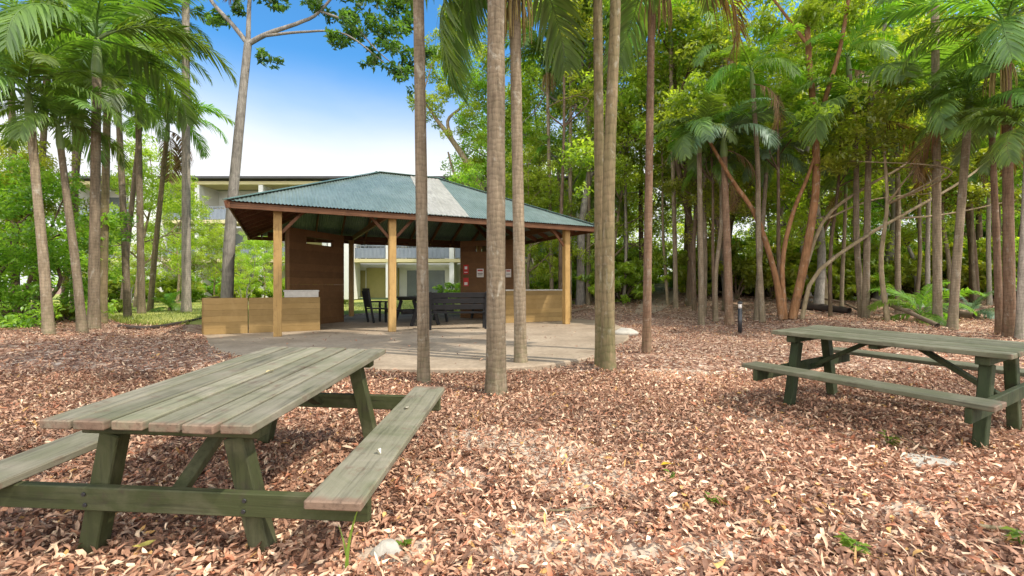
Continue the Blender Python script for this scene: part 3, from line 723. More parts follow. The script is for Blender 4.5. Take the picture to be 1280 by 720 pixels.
# things fixed to the right hand wall: extinguisher sign, notices
def on_wall(u, z, dist=.06):
    p, q = Vector((3.65, -1.0, 0)), Vector((2.03, .65, 0)); d = (q - p).normalized(); nrm_ = Vector((d.y, -d.x, 0)); nrm_ = nrm_ if nrm_.y < 0 else -nrm_
    return p.lerp(q, u) + nrm_ * dist + Vector((0, 0, z)), math.atan2(d.y, d.x)
def plate(name, u, z, w_, h_, mat, label, cat, marks=()):
    p, a_ = on_wall(u, z); p = sh_m @ p
    r_ = empty(name, p, a_ + AN, label, cat)
    MB().box((0, 0, 0), (w_, .012, h_), None, .002).build('board', mat, r_)
    for (mx, mz, mw, mh, mm) in marks: MB().box((mx, .0085, mz), (mw, .004, mh), None, 0).build('mark', mm, r_); MB().box((mx, -.0085, mz), (mw, .004, mh), None, 0).build('mark', mm, r_)
    return r_
bpy.context.view_layer.update(); sh_m = sh.matrix_world.copy()
plate('fire_sign', .9, 1.75, .2, .34, M['red'], 'small red fire sign at the left edge of the brown wall right of the tables', 'sign', [(0, .06, .1, .1, M['white']), (0, -.1, .13, .02, M['white'])])
plate('notice', .9, 1.3, .2, .3, M['red'], 'red notice below the red fire sign on the brown wall', 'sign', [(0, -.06, .12, .1, M['paper'])])
plate('notice', .66, 1.62, .26, .3, M['paper'], 'white paper notice with red heading in the middle of the brown wall', 'sign', [(0, .09, .2, .05, M['red']), (0, -.02, .2, .02, M['blackpipe']), (0, -.07, .18, .02, M['blackpipe'])])
plate('notice', .2, 1.6, .2, .28, M['paper'], 'small notice on the brown wall behind the slender pale palm', 'sign', [(0, .08, .15, .04, M['red']), (0, -.03, .15, .02, M['blackpipe'])])

# dark furniture under the roof
def bench_with_back(loc, rz, label, L=1.7):
    r_ = empty('park_bench', loc, rz, label, 'bench')
    m_ = MB()
    for k in range(3): m_.box((0, -.14 + k * .145, .44), (L, .125, .035))
    m_.build('seat', M['black'], r_); m_ = MB()
    for k in range(3): m_.box((0, .27 + k * .025, .6 + k * .155), (L, .03, .135), Euler((-.16, 0, 0)))
    m_.build('backrest', M['black'], r_)
    for s in (-1, 1):
        MB().box((s * (L / 2 - .12), -.15, .21), (.06, .06, .42)).build('leg', M['black'], r_)
        MB().bar((s * (L / 2 - .12), .19, 0), (s * (L / 2 - .12), .345, 1.0), .06, .06, up=(1, 0, 0)).build('leg', M['black'], r_)
        MB().bar((s * (L / 2 - .12), -.2, .66), (s * (L / 2 - .12), .29, .68), .07, .035).build('armrest', M['black'], r_)
        MB().box((s * (L / 2 - .12), -.17, .54), (.05, .05, .21)).build('armrest_post', M['black'], r_)
    return r_
def ground_pt(px, py, z=ZS): d = (CAM_H - z) * F / (py - YH); return Vector(((px - 640) / F * d, d, z))
def chair(loc, rz, label):
    r_ = empty('garden_chair', loc, rz, label, 'chair'); m_ = MB()
    for k in range(4): m_.box((0, -.2 + k * .13, .44), (.54, .115, .03))
    m_.build('seat', M['black'], r_); m_ = MB()
    for k in range(5): m_.box((-.2 + k * .1, .26, .74), (.075, .025, .52), Euler((-.15, 0, 0)))
    m_.box((0, .32, 1.03), (.56, .035, .1), Euler((-.15, 0, 0))); m_.build('backrest', M['black'], r_)
    for s in (-1, 1):
        MB().box((s * .25, -.22, .32), (.06, .06, .64)).build('leg', M['black'], r_)
        MB().bar((s * .25, .16, 0), (s * .25, .34, 1.0), .06, .05, up=(1, 0, 0)).build('leg', M['black'], r_)
        MB().box((s * .25, .0, .66), (.08, .56, .035)).build('armrest', M['black'], r_)
    return r_
chair(ground_pt(470, 403), AN + 1.75, 'dark timber garden chair standing left of the shelter table')
def dark_table(loc, rz, label, L=1.9):
    r_ = empty('picnic_table', loc, rz, label, 'picnic table'); m_ = MB()
    for k in range(5): m_.box((-.3 + k * .15, 0, .80), (.14, L, .045))
    m_.build('tabletop', M['black'], r_)
    for s in (-1, 1):
        MB().box((s * .62, 0, .45), (.25, L, .045)).build('bench_seat', M['black'], r_)
        MB().box((0, s * (L / 2 - .3), .385), (1.4, .05, .09)).build('crossbeam', M['black'], r_)
        MB().box((0, s * (L / 2 - .3), .74), (.68, .06, .07)).build('cleat', M['black'], r_)
        for q in (-1, 1): MB().bar((q * .42, s * (L / 2 - .24), 0), (q * .2, s * (L / 2 - .24), .705), .1, .05, up=(0, 1, 0)).build('leg', M['black'], r_)
    return r_
dark_table(ground_pt(520, 405), AN + .12, 'black picnic table inside the shelter behind the middle front post')
dark_table(ground_pt(575, 400), AN - 1.35, 'black picnic table inside the shelter behind the dark bench', 2.0)
bench_with_back(ground_pt(572, 411), AN + math.pi - .25, 'black slatted bench with high back between two palm trunks under the roof')

# ------------------------------------------------------------------ apartment block far behind
apt = empty('apartment_building', (-17, 36, .3), R_(0), 'white three storey apartment block with cream edged balconies beyond the lawn', 'building')
FH = 2.9; XL, XR = -16., 22.; D0 = 0.
for k in range(4):
    if k: MB().box(((XL + XR) / 2, -.55, k * FH), (XR - XL, 1.9, .26), None, .01).build('balcony_slab', M['slabedge'], apt)
    if k < 3:
        MB().box(((XL + XR) / 2, 1.0, k * FH + FH / 2), (XR - XL, .25, FH - .26), None, .01).build('wall', M['render'], apt)
MB().box(((XL + XR) / 2, .6, 3 * FH + .32), (XR - XL + .8, 5.0, .18), None, .02).build('roof', M['roofdark'], apt)
for xk in np.arange(XL, XR + .1, 4.75):
    MB().box((xk, -.3, 1.5 * FH), (.35, 2.3, 3 * FH - .26), None, .01).build('pier', M['render'], apt)
MB().box((-10.1, -1.0, 1.55 * FH), (2.1, 2.0, 3.1 * FH), None, .02).build('stair_tower', M['render'], apt)
MB().box((4.3, -.9, 1.45 * FH), (1.9, 1.6, 2.9 * FH), None, .02).build('stair_tower', M['render'], apt)
for k in range(3):
    for q, xk in enumerate(np.arange(XL, XR - 1, 4.75)):
        wn = MB().box((xk + 2.4, .86, k * FH + 1.2), (3.0, .06, 2.1), None, .005).build('window', M['dark'] if (q + k) % 4 else M['door'], apt)
        MB().box((xk + 2.4, -.05 + .86, k * FH + 1.2), (.07, .05, 2.1), None, .003).build('frame', M['white'], wn)
        if k:
            m_ = MB(); m_.box((xk + 2.4, -1.4, k * FH + 1.1), (4.3, .06, .06))
            for s in np.arange(-2.1, 2.11, .3): m_.box((xk + 2.4 + s, -1.4, k * FH + .62), (.04, .03, .92), None, 0)
            m_.box((xk + 2.4, -1.38, k * FH + .58), (4.3, .015, .75), None, 0)
            m_.build('railing', M['rail'], apt)
MB().box((6.75, .76, 1.25), (2.6, .08, 2.4), None, .01).build('garage_door', M['door'], apt)

# ------------------------------------------------------------------ palms
def frond_mesh(name, L, n=38, droop=1.0, leaf=.55, lw=.034, hang=.5, arch=.8, seed=0, col0=.5):
    """feather frond: stalk leaving the origin along +x and up, bending over; two rows of narrow leaflets"""
    g = np.random.default_rng(seed)
    t = np.linspace(0, 1, 24)
    ang = arch - (arch + droop) * t ** 1.25
    dx = np.cos(ang) * L / 23; dz = np.sin(ang) * L / 23
    sway = .06 * L * np.sin(t * 2.2 + g.uniform(0, 6)) * t
    P = np.stack([np.cumsum(dx) - dx[0], sway, np.cumsum(dz) - dz[0]], 1)
    sv, sf = tube(P, np.interp(t, [0, .15, 1], [.028, .018, .004]), 6)
    V = [sv]; Fq = [sf]; C = [np.full(len(sv), .55)]; k = len(sv)
    for i_ in range(n):
        u = .13 + .87 * (i_ + .5) / n
        p = np.array([np.interp(u, t, P[:, a_]) for a_ in range(3)]); q = np.array([np.interp(min(u + .02, 1), t, P[:, a_]) - np.interp(u - .02, t, P[:, a_]) for a_ in range(3)]); q /= np.linalg.norm(q)
        ll = leaf * L / 2.4 * (math.sin(math.pi * min(1, (u * .86 + .14))) ** .6 + .12) * g.uniform(.85, 1.1)
        for s in (-1, 1):
            if g.random() < .04: continue
            side = np.array([0, s, 0]); upv = np.cross(q, side) * s
            upv = upv if upv[2] > 0 else -upv
            d = q * g.uniform(.55, .8) + side * .75 + upv * g.uniform(-.05, .3); d /= np.linalg.norm(d)
            wv = np.cross(d, upv); wv /= np.linalg.norm(wv) + 1e-9
            pts_ = []; hg = hang * g.uniform(.7, 1.3)
            for f_, ww in ((0, .35), (.35, 1.), (.7, .8), (1., .06)):
                c_ = p + d * ll * f_ + np.array([0, 0, -1]) * hg * ll * f_ ** 2.0
                pts_ += [c_ - wv * lw * ww, c_ + wv * lw * ww]
            V.append(np.array(pts_)); Fq.append(np.array([(0, 1, 3, 2), (2, 3, 5, 4), (4, 5, 7, 6)]) + k); k += 8
            C.append(np.full(8, np.clip(col0 + g.normal(0, .22), 0, 1)))
    return np_mesh(name, np.concatenate(V), np.concatenate(Fq), np.concatenate(C))
FR = {}
for key, mt in (('g', 'frond'), ('b', 'frond_bright'), ('s', 'frond_blue'), ('d', 'frond_dead')):
    FR[key] = []
    for v_ in range(4):
        me = frond_mesh('frond', 2.5, 54, droop=[.55, .85, 1.15, 1.45][v_] + (.5 if key == 'd' else 0), arch=[1.0, .85, .7, .45][v_] - (.5 if key == 'd' else 0), seed=v_ * 7 + ord(key), hang=[.3, .4, .5, .62][v_], lw=.024 if key != 'd' else .017)
        me.materials.append(M[mt]); FR[key].append(me)

def spray_mesh(seed):
    g = np.random.default_rng(seed); parts = []
    for k in range(26):
        a_ = g.uniform(0, 6.28); r_ = g.uniform(.08, .3)
        P = spline([(0, 0, 0), (math.cos(a_) * r_ * .7, math.sin(a_) * r_ * .7, -.08), (math.cos(a_) * r_, math.sin(a_) * r_, -.4), (math.cos(a_) * r_ * 1.05, math.sin(a_) * r_ * 1.05, -.75 * g.uniform(.7, 1.1))], 6)
        parts.append(tube(P, [.012, .012, .014, .012, .01, .006], 4))
    V, Fc = join(parts); me = np_mesh('flower_spray', V, Fc); me.materials.append(M['spray']); return me
SPRAY = [spray_mesh(1), spray_mesh(2)]

def palm(base, crown, r0, r1, label, bark='palm_grey', fk='g', nf=13, size=1.0, shaft=True, sprays=0, seed=0, bend=0.0, dead=0, hangs=0, group='palm trees', name='palm_tree', upright=0.0):
    g = np.random.default_rng(seed + 100)
    base = Vector(base); crown = Vector(crown); rel = crown - base
    r = empty(name, base, 0, label, 'palm', group)
    n = 22
    ctrl = [(0, 0, -.15), (rel.x * .3 - bend * .5, rel.y * .3, rel.z * .33), (rel.x * .66 + bend * .6, rel.y * .66, rel.z * .67), tuple(rel)]
    P = spline(ctrl, n); t = np.linspace(0, 1, n)
    rad = r1 + (r0 - r1) * (1 - t) ** 1.2 + r0 * .32 * np.exp(-np.maximum(P[:, 2], 0) / .16)
    V, Fc = tube(P, rad * (1 + g.normal(0, .012, n)), 14, .012)
    link('trunk', np_mesh('trunk', V, Fc, None, True), M[bark], r)
    top = Vector(P[-1]); ax = (Vector(P[-1]) - Vector(P[-3])).normalized()
    if shaft:
        hs_ = .85 * size
        V, Fc = tube([top - ax * .05, top + ax * hs_ * .15, top + ax * hs_ * .6, top + ax * hs_], [r1 * 1.02, r1 * 1.25, r1 * .95, r1 * .5], 12)
        link('crownshaft', np_mesh('crownshaft', V, Fc, None, True), M['shaft'], r); hub = top + ax * hs_ * .93
    else: hub = top
    for k in range(nf + dead):
        isd = k >= nf
        f_ = FR['d' if isd else fk]
        a_ = k * 2.39996 + g.uniform(-.3, .3); lv = k / max(nf - 1, 1)
        vi = 3 if isd else min(3, int(lv * 3.99))
        o = link('frond', f_[vi], None, r, hub + Vector((0, 0, -.1 * lv)) if not isd else hub + Vector((0, 0, -.4)))
        pit = g.uniform(-.15, .15) + .25 * (lv - .5) - upright
        o.rotation_euler = Euler((g.uniform(-.25, .25), pit, a_), 'XYZ'); s_ = size * g.uniform(.85, 1.12); o.scale = (s_, s_, s_)
    for k in range(hangs):
        o = link('frond', FR[fk][3], None, r, hub + Vector((0, 0, -.25))); o.rotation_euler = Euler((0, .75, g.uniform(2.6, 3.9) + (k % 2) * .5)); o.scale = (size * 1.05,) * 3
    for k in range(sprays):
        a_ = g.uniform(0, 6.28); o = link('flower_spray', SPRAY[k % 2], None, r, top + Vector((math.cos(a_) * r1 * 1.3, math.sin(a_) * r1 * 1.3, -.05)))
        o.rotation_euler = (0, 0, a_); o.scale = (size,) * 3
    return r
def pp(bx, by, cx, cy, ry=0.):
    """base on the ground, crown at a photo point at the base's distance (+ry)"""
    b = at(bx, by); d = b.y + ry
    return b, Vector(((cx - 640) / F * d, d, CAM_H + (YH - cy) / F * d))
# the slender trunks in the middle, crowns above the picture
b, c = pp(530, 479, 523, 0); c = c + (c - b) * .62; palm(b, c, .08, .066, 'straight brown palm trunk standing before the middle of the shelter, left of the thicker one', 'palm_dark', seed=1, size=.95)
b, c = pp(620, 494, 620, 0); c = c + (c - b) * .72; palm(b, c, .115, .095, 'thickest brown palm trunk in the centre, nearest of the trunks before the shelter', 'palm_dark', seed=2)
b, c = pp(651, 458, 643, -18); palm(b, c, .094, .08, 'slender pale palm at the edge of the concrete floor right of the thickest trunk', 'palm_grey', seed=3, size=1.0, sprays=2, hangs=3)
b, c = pp(751, 457, 747, 0); c = c + (c - b) * .45; palm(b, c, .085, .062, 'thinner left stem of the twin palms at the right end of the shelter', 'palm_green', seed=4, size=.9)
b, c = pp(760, 463, 767, 0); c = c + (c - b) * .52; palm(b, c, .1, .068, 'right stem of the twin palms at the shelter end, mossy at its foot', 'palm_green', seed=5, size=.9, bend=.05)
b, c = pp(808, 441, 815, -20); palm(b, c, .075, .06, 'thin reddish palm trunk right of the twin palms', 'palm_red', seed=6, size=1.0, sprays=1, dead=1)
# the clump on the left
b, c = pp(62, 419, 38, 150); palm(b, c, .095, .07, 'leaning slim palm at the far left of the left clump', 'palm_grey', seed=7, size=.8)
b, c = pp(104, 416, 76, 185); palm(b, c, .09, .06, 'thin palm leaning left with a low dark crown in the left clump', 'palm_dark', seed=8, size=.7)
b, c = pp(117, 411, 121, 95); palm(b, c, .115, .085, 'straight stout palm with a wide drooping crown in the left clump', 'palm_dark', seed=9, size=1.15)
b, c = pp(128, 404, 134, 140); palm(b, c, .1, .08, 'brown palm tucked close behind the stout palm in the left clump', 'palm_green', seed=10, size=.85)
b, c = pp(160, 398, 147, 115); palm(b, c, .1, .075, 'palm leaning slightly left in the middle of the left clump', 'palm_dark', seed=11, size=1.0)
b, c = pp(177, 393, 172, 100); palm(b, c, .12, .085, 'palm with a dark heavy crown towards the right of the left clump', 'palm_dark', seed=12, size=1.05, sprays=1)
b, c = pp(187, 391, 208, 175); palm(b, c, .1, .08, 'short palm leaning to the right with bright fronds against the white wall', 'palm_green', 'b', seed=13, size=.95, dead=2)
b, c = pp(233, 391, 232, -60); palm(b, c, .15, .115, 'tall pale grey palm trunk standing apart left of the shelter', 'palm_pale', seed=14, size=1.2, dead=1)
# woodland palms to the right
b, c = pp(877, 406, 874, 190); palm(b, c, .09, .07, 'small palm with arching fronds left of the multi stemmed tree', 'palm_dark', seed=15, size=.7)
b, c = pp(912, 406, 905, 195, .3); palm(b, c, .12, .09, 'dark reddish palm with bluish fronds beside the bollard light', 'palm_red', 's', seed=16, size=.78, dead=1)
b, c = pp(945, 400, 958, 215, .8); palm(b, c, .08, .06, 'thin low palm with silvery fronds by the multi stemmed tree', 'palm_dark', 's', seed=17, size=.65)
b, c = pp(1190, 412, 1210, 150); palm(b, c, .095, .075, 'grey palm with hanging brown fronds behind the right table', 'palm_grey', seed=18, size=.8, dead=2)
b, c = pp(1262, 421, 1258, 75); palm(b, c, .105, .08, 'stout palm at the right edge with a spreading dark green crown', 'palm_red', seed=19, size=1.0, dead=1, sprays=1)
b, c = pp(1250, 418, 1240, 170, .2); palm(b, c, .075, .055, 'thin left stem beside the stout palm at the right edge', 'palm_red', seed=20, size=.65)
b, c = pp(1274, 424, 1284, 190, -.2); palm(b, c, .07, .05, 'pale thin right stem beside the stout palm at the right edge', 'palm_pale', seed=21, size=.65)
palm(G(6.6, 7.9), (6.7, 7.6, 6.6), .1, .08, 'palm just outside the right table whose bright fronds reach in from above', 'palm_grey', 'b', seed=22, size=1.15) if False else None
b, c = pp(1172, 404, 1168, -70); palm(b, c, .1, .08, 'tall slim palm behind the right table with bright green fronds overhead', 'palm_grey', 'b', seed=23, size=1.1)
for k, (bx, by, cx, cy, lab) in enumerate([(712, 384, 714, 30, 'palm rising behind the right half of the shelter roof'), (735, 381, 737, 70, 'slim palm behind the roof beside the twin palms'), (845, 385, 838, 60, 'palm with pale fronds behind the thin reddish trunk'),
                                            (1082, 398, 1086, 170, 'dark palm trunk standing between the orange tree and the grey palm'), (690, 386, 684, 90, 'low palm crown seen just right of the slender pale trunk')]):
    b, c = pp(bx, by, cx, cy); palm(b, c, .095, .075, lab, 'palm_dark' if k % 2 else 'palm_grey', 'g' if k != 2 else 'b', seed=30 + k, size=1.15, sprays=2 if k in (0, 4) else 0, dead=1)
g = np.random.default_rng(77); wp = []
tries = 0
while len(wp) < 22 and tries < 4000:
    tries += 1
    y_ = 13.5 + 11 * g.random(); u_ = g.uniform(.08, 1.08); x_ = u_ * y_
    if abs(u_ - .325) < .03 or (u_ < .2 and y_ < 18.5): continue
    if any(abs(x_ / y_ - a_ / b_) < .022 for a_, b_ in wp): continue
    wp.append((x_, y_))
wproto = []
for k, (x_, y_) in enumerate(wp):
    if k < 3:
        o = palm(G(x_, y_), G(x_, y_) + Vector((g.uniform(-.3, .3), .1, [4.6, 6.2, 8.0][k])), .075, .055, 'slender palm with thin straight trunk among the woodland trees on the right', ['palm_grey', 'palm_dark', 'palm_pale'][k], ['g', 'b', 'g'][k], nf=10, seed=90 + k, size=.62, dead=1, group='slender woodland palms', bend=.1)
        wproto.append(o)
    else:
        o = copy_tree(wproto[k % 3]); o.location = G(x_, y_)
    o.rotation_euler = (0, 0, g.uniform(0, 6.28)); q = g.uniform(.85, 1.2); o.scale = (q, q, q)
# low trunkless palms
for k, (px, py, s_, lab, fk) in enumerate([(1150, 400, .62, 'low bright fern like palm at the foot of the grey palm', 'b'), (1215, 398, .5, 'small trunkless palm in front of the dark log', 's'), (212, 390, .42, 'spiky young palm at the foot of the tall pale palm', 'b')]):
    b = at(px, py); palm(b, b + Vector((0, 0, .18)), .06, .05, lab, 'palm_dark', fk, nf=10, size=s_, shaft=False, seed=50 + k, upright=.15, name='young_palm')

# ------------------------------------------------------------------ broadleaf trees
def leaf_cloud(name, cent, rad, nleaf, ls, mat, g, cl=None, sag=.25, aspect=.42, shell=.35):
    """many small folded leaves round a set of clump centres"""
    cent = np.asarray(cent, float); rad = np.asarray(rad, float)
    if cl is None:
        cent = np.concatenate([cent] + [cent + g.normal(0, .62, cent.shape) * rad[:, None] * [1, 1, .8] for _ in range(4)]); rad = np.concatenate([rad * .6] + [rad * g.uniform(.3, .62, len(rad)) for _ in range(4)])
    m_ = len(cent)
    w_ = rad ** 2.2; idx = g.choice(m_, nleaf, p=w_ / w_.sum())
    d = g.normal(0, 1, (nleaf, 3)); d /= np.linalg.norm(d, axis=1)[:, None]
    rr = g.random(nleaf) ** shell
    P = cent[idx] + d * (rr * rad[idx])[:, None] * np.array([1, 1, .72])
    # twig-wise bunching so the outline breaks up
    P += .12 * rad[idx][:, None] * np.sin(P[:, [1, 2, 0]] * 5.3 / np.maximum(rad[idx], .2)[:, None])
    L = ls * g.uniform(.65, 1.35, nleaf)
    a_ = g.uniform(0, 2 * math.pi, nleaf); e_ = g.normal(-sag, .5, nleaf)
    ax = np.stack([np.cos(a_) * np.cos(e_), np.sin(a_) * np.cos(e_), np.sin(e_)], 1)
    rl = g.normal(0, .6, nleaf); sd_ = np.stack([-np.sin(a_), np.cos(a_), 0 * a_], 1); up = np.cross(ax, sd_)
    s2 = sd_ * np.cos(rl)[:, None] + up * np.sin(rl)[:, None]; u2 = np.cross(ax, s2)
    A = P - ax * (L / 2)[:, None]; B = P + ax * (L / 2)[:, None] - np.array([0, 0, 1]) * (L * .12)[:, None]
    mid = P + ax * (L * -.05)[:, None]
    Lf = mid + s2 * (L * aspect / 2)[:, None] + u2 * (L * .08)[:, None]; Rt = mid - s2 * (L * aspect / 2)[:, None] + u2 * (L * .08)[:, None]
    V = np.stack([A, Lf, B, Rt], 1).reshape(-1, 3)
    k = np.arange(nleaf) * 4
    Fc = np.concatenate([np.stack([k, k + 1, k + 2], 1), np.stack([k, k + 2, k + 3], 1)])
    cc = g.uniform(.15, .7, m_) if cl is None else np.asarray(cl)
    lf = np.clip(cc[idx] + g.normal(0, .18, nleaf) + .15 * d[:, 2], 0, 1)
    return np_mesh(name, V, Fc, np.repeat(lf, 4))

def tree_parts(g, H, r0, spread, clear, nl, crown_r, wig=.05, lean=(0, 0)):
    ctrl = [(0, 0, -.2)]
    for k in range(1, 5): f_ = k / 4; ctrl.append((lean[0] * f_ + g.normal(0, wig * H * .3), lean[1] * f_ + g.normal(0, wig * H * .3), H * .92 * f_))
    P = spline(ctrl, 20); t = np.linspace(0, 1, 20)
    parts = [tube(P, r0 * (1 - .85 * t) + r0 * .3 * np.exp(-np.maximum(P[:, 2], 0) / .25), 9, .02)]
    cents, rads = [P[-1] + [0, 0, .3]], [crown_r]
    for k in range(nl):
        f_ = clear + (1 - clear) * (k + g.random()) / nl; b = np.array([np.interp(f_, t, P[:, a_]) for a_ in range(3)])
        a_ = k * 2.4 + g.uniform(-.5, .5); L = spread * (1.1 - .6 * f_) * g.uniform(.65, 1.2); e_ = g.uniform(.15, .8)
        d = np.array([math.cos(a_) * math.cos(e_), math.sin(a_) * math.cos(e_), math.sin(e_)])
        q = b + d * L + [0, 0, .12 * L]; mid = b + d * L * .5 + g.normal(0, .08 * L, 3)
        Q = spline([b, mid, q], 8); rb = r0 * (1 - .85 * f_) * .55 + .012
        parts.append(tube(Q, np.linspace(rb, .012, 8), 6))
        cents.append(q); rads.append(crown_r * g.uniform(.7, 1.15))
        for s in range(3):
            f2 = g.uniform(.35, .9); b2 = Q[int(f2 * 7)]; q2 = b2 + g.normal(0, 1, 3) * [.45 * L, .45 * L, .22 * L]
            parts.append(tube(spline([b2, (b2 + q2) / 2 + g.normal(0, .05 * L, 3), q2], 6), np.linspace(rb * .5, .008, 6), 5))
            cents.append(q2); rads.append(crown_r * g.uniform(.5, .95))
    return parts, cents, rads
PROTO = []
def proto_tree(seed, H, r0, spread, clear, nl, crown_r, nleaf, ls, leafmat, bark):
    g = np.random.default_rng(seed); parts, cents, rads = tree_parts(g, H, r0, spread, clear, nl, crown_r, lean=(g.normal(0, .6), g.normal(0, .6)))
    V, Fc = join(parts); tm = np_mesh('trunk', V, Fc, None, True); tm.materials.append(M[bark])
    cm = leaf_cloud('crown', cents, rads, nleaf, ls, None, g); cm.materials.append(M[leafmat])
    PROTO.append((tm, cm))
proto_tree(1, 10, .14, 3.0, .30, 9, .95, 13500, .15, 'leaf_mid', 'bark')
proto_tree(2, 12, .17, 3.4, .38, 10, 1.05, 14000, .16, 'leaf_light', 'bark_grey')
proto_tree(3, 9, .11, 2.6, .22, 9, .85, 13500, .14, 'leaf_mid', 'bark')
proto_tree(4, 13, .2, 3.6, .42, 11, 1.1, 13000, .17, 'leaf_dark', 'bark')
proto_tree(5, 8, .1, 2.6, .2, 9, .85, 12500, .14, 'leaf_light', 'bark_pale')
proto_tree(6, 7, .08, 2.2, .15, 9, .8, 11500, .13, 'leaf_yellow', 'bark_grey')
KLAB = ['mid green leafy tree in the thick of the woodland on the right', 'tall light green tree with grey trunk in the woodland on the right', 'bushy green tree with low branches in the woodland on the right',
        'tall dark leaved tree in the woodland on the right', 'light green tree with pale trunk in the woodland on the right', 'yellow green small tree in the woodland on the right']
def place_tree(k, p, s, rz, label, group, cat='tree', name='woodland_tree'):
    r = empty(name, p, rz, label, cat, group); r.scale = (s, s, s)
    link('trunk', PROTO[k][0], None, r); link('crown', PROTO[k][1], None, r); return r
g = np.random.default_rng(5)
spots = []
tries = 0
while len(spots) < 33 and tries < 4000:
    tries += 1
    y_ = 15 + 23 * g.random() ** .8; x_ = g.uniform(-.2 * y_ * .3, 1.18 * y_ + 2)
    if x_ / y_ < -.01 or abs(x_ / y_ - .325) < .035 + .03 * (y_ > 20): continue
    if (x_ < 4.2 and y_ < 20): continue
    if any((x_ - a_) ** 2 + (y_ - b_) ** 2 < (2.1 + .03 * y_) ** 2 for a_, b_ in spots): continue
    spots.append((x_, y_))
for x_, y_ in spots:
    k = int(g.choice(6, p=[.16, .22, .16, .02, .24, .2]))
    place_tree(k, G(x_, y_), g.uniform(.8, 1.2), g.uniform(0, 6.28), KLAB[k], 'woodland trees: ' + KLAB[k])
tall = [(3.2, 21.5, 1), (6.2, 19.5, 0), (9.6, 20.5, 1), (12.6, 18.5, 4), (15.8, 20, 1), (19, 19, 0), (5.0, 26, 3), (11, 26.5, 1), (16, 27, 4), (22, 24, 1), (1.6, 27, 1), (26, 26, 0), (20.5, 29, 3)]
for j, (x_, y_, k) in enumerate(tall):
    if abs(x_ / y_ - .325) < .03: x_ += 1.3
    place_tree(k, G(x_, y_), 1.28 + .12 * math.sin(j * 2.3), j * 1.7, KLAB[k], 'woodland trees: ' + KLAB[k])
# tree beside the shelter roof with yellow green leaves
place_tree(1, G(-1.3, 24.5), .95, 2.0, 'loose light green tree leaning over the right part of the shelter roof', None)
place_tree(4, G(.8, 22.0), .95, .5, 'light green tree directly behind the right slope of the shelter roof', None)
# trees and shrubs at the left
place_tree(4, G(-21.5, 19.5), .9, 1.0, 'green tree at the far left edge behind the palms', None)
place_tree(4, G(-17.5, 21.5), .95, 2.2, 'bright green tree behind the left palm clump', None)
place_tree(5, G(-13.4, 23.5), .5, .4, 'small yellow green tree on the lawn behind the left palm clump', None)
place_tree(4, G(-19.5, 27), .9, 4.1, 'light green tree near the left end of the apartment block', None)

def shrub_proto(seed, h, w_, nleaf, ls, mat):
    g = np.random.default_rng(seed); cents, rads, parts = [], [], []
    for k in range(14):
        a_ = g.uniform(0, 6.28); rr = w_ * math.sqrt(g.random()) * .8; z_ = h * g.uniform(.1, .9) * (1 - .35 * rr / w_)
        q = np.array([math.cos(a_) * rr, math.sin(a_) * rr, z_]); cents.append(q); rads.append(h * g.uniform(.16, .26))
        parts.append(tube(spline([(0, 0, -.05), q * [.35, .35, .55], q], 7), np.linspace(.03 * h / 1.5, .006, 7), 5))
    V, Fc = join(parts); a_ = np_mesh('stem', V, Fc, None, True); a_.materials.append(M['bark'])
    b_ = leaf_cloud('foliage', cents, rads, nleaf, ls, None, g); b_.materials.append(M[mat]); return a_, b_
SH = [shrub_proto(1, 1.6, 1.0, 5000, .12, 'leaf_mid'), shrub_proto(2, 1.3, .9, 4200, .13, 'leaf_light'), shrub_proto(3, 2.4, 1.2, 6500, .14, 'leaf_dark'), shrub_proto(4, 1.5, .9, 4200, .12, 'leaf_yellow')]
SLAB = ['green shrub', 'light green shrub', 'dark green tall shrub', 'yellow green shrub']
def place_shrub(k, p, s, rz, label, group=None):
    r = empty('shrub', p, rz, label, 'shrub', group); r.scale = (s, s, s)
    link('stem', SH[k][0], None, r); link('foliage', SH[k][1], None, r); return r

place_tree(4, G(-13.6, 13.0), .6, 1.9, 'light green small tree at the left edge behind the leafy small tree', None)
place_shrub(1, G(-25, 28.2), 1.7, 2.9, 'bright green bush on the lawn seen between the two leftmost palms')
place_shrub(1, G(-22, 29.4), 1.5, 3.9, 'light green bush on the lawn behind the stout palm')
for k, (px, py, kk, s_, lab) in enumerate([(148, 392, 0, .42, 'small green shrub at the lawn edge behind the left palms'), (82, 402, 0, .4, 'low green clump at the mulch edge left of the palms'), (430, 381, 1, .3, 'round little bush on the lawn seen through the shelter'),
                                            (205, 378, 3, .7, 'yellow green shrub beside the tall pale palm'), (260, 375, 3, .9, 'yellow green shrub behind the forked tree by the shelter'), (312, 374, 1, 1.1, 'light green shrub showing above the low shelter wall')]):
    p = at(px, py); place_shrub(kk, p, s_, k * 1.3, lab)
for k, (x_, y_, kk, s_) in enumerate([(-22, 31, 1, 1.6), (-19.2, 32.5, 3, 1.5), (-16.4, 32, 1, 1.7), (-14.0, 33, 3, 1.5), (-25, 30, 0, 1.8), (-18, 30, 3, 1.0), (-21, 33, 0, 1.4)]):
    place_shrub(kk, G(x_, y_), s_, k * 2.1, ['green', 'light green', '', 'yellow green'][kk] + ' garden shrub in front of the apartment balconies', 'garden shrubs by the apartment block: %d' % kk)
for j, (px, d_, k, s_) in enumerate([(225, 29, 5, .55), (268, 30, 4, .6), (302, 28, 5, .5), (330, 31, 4, .62), (140, 30, 4, .7), (165, 27, 5, .5)]):
    place_tree(k, G((px - 640) / F * d_, d_), s_, j * 1.3, {5: 'small yellow green garden tree', 4: 'small light green garden tree'}[k] + ' in front of the apartment balconies', 'garden trees by the apartment block: %d' % k, name='garden_tree')
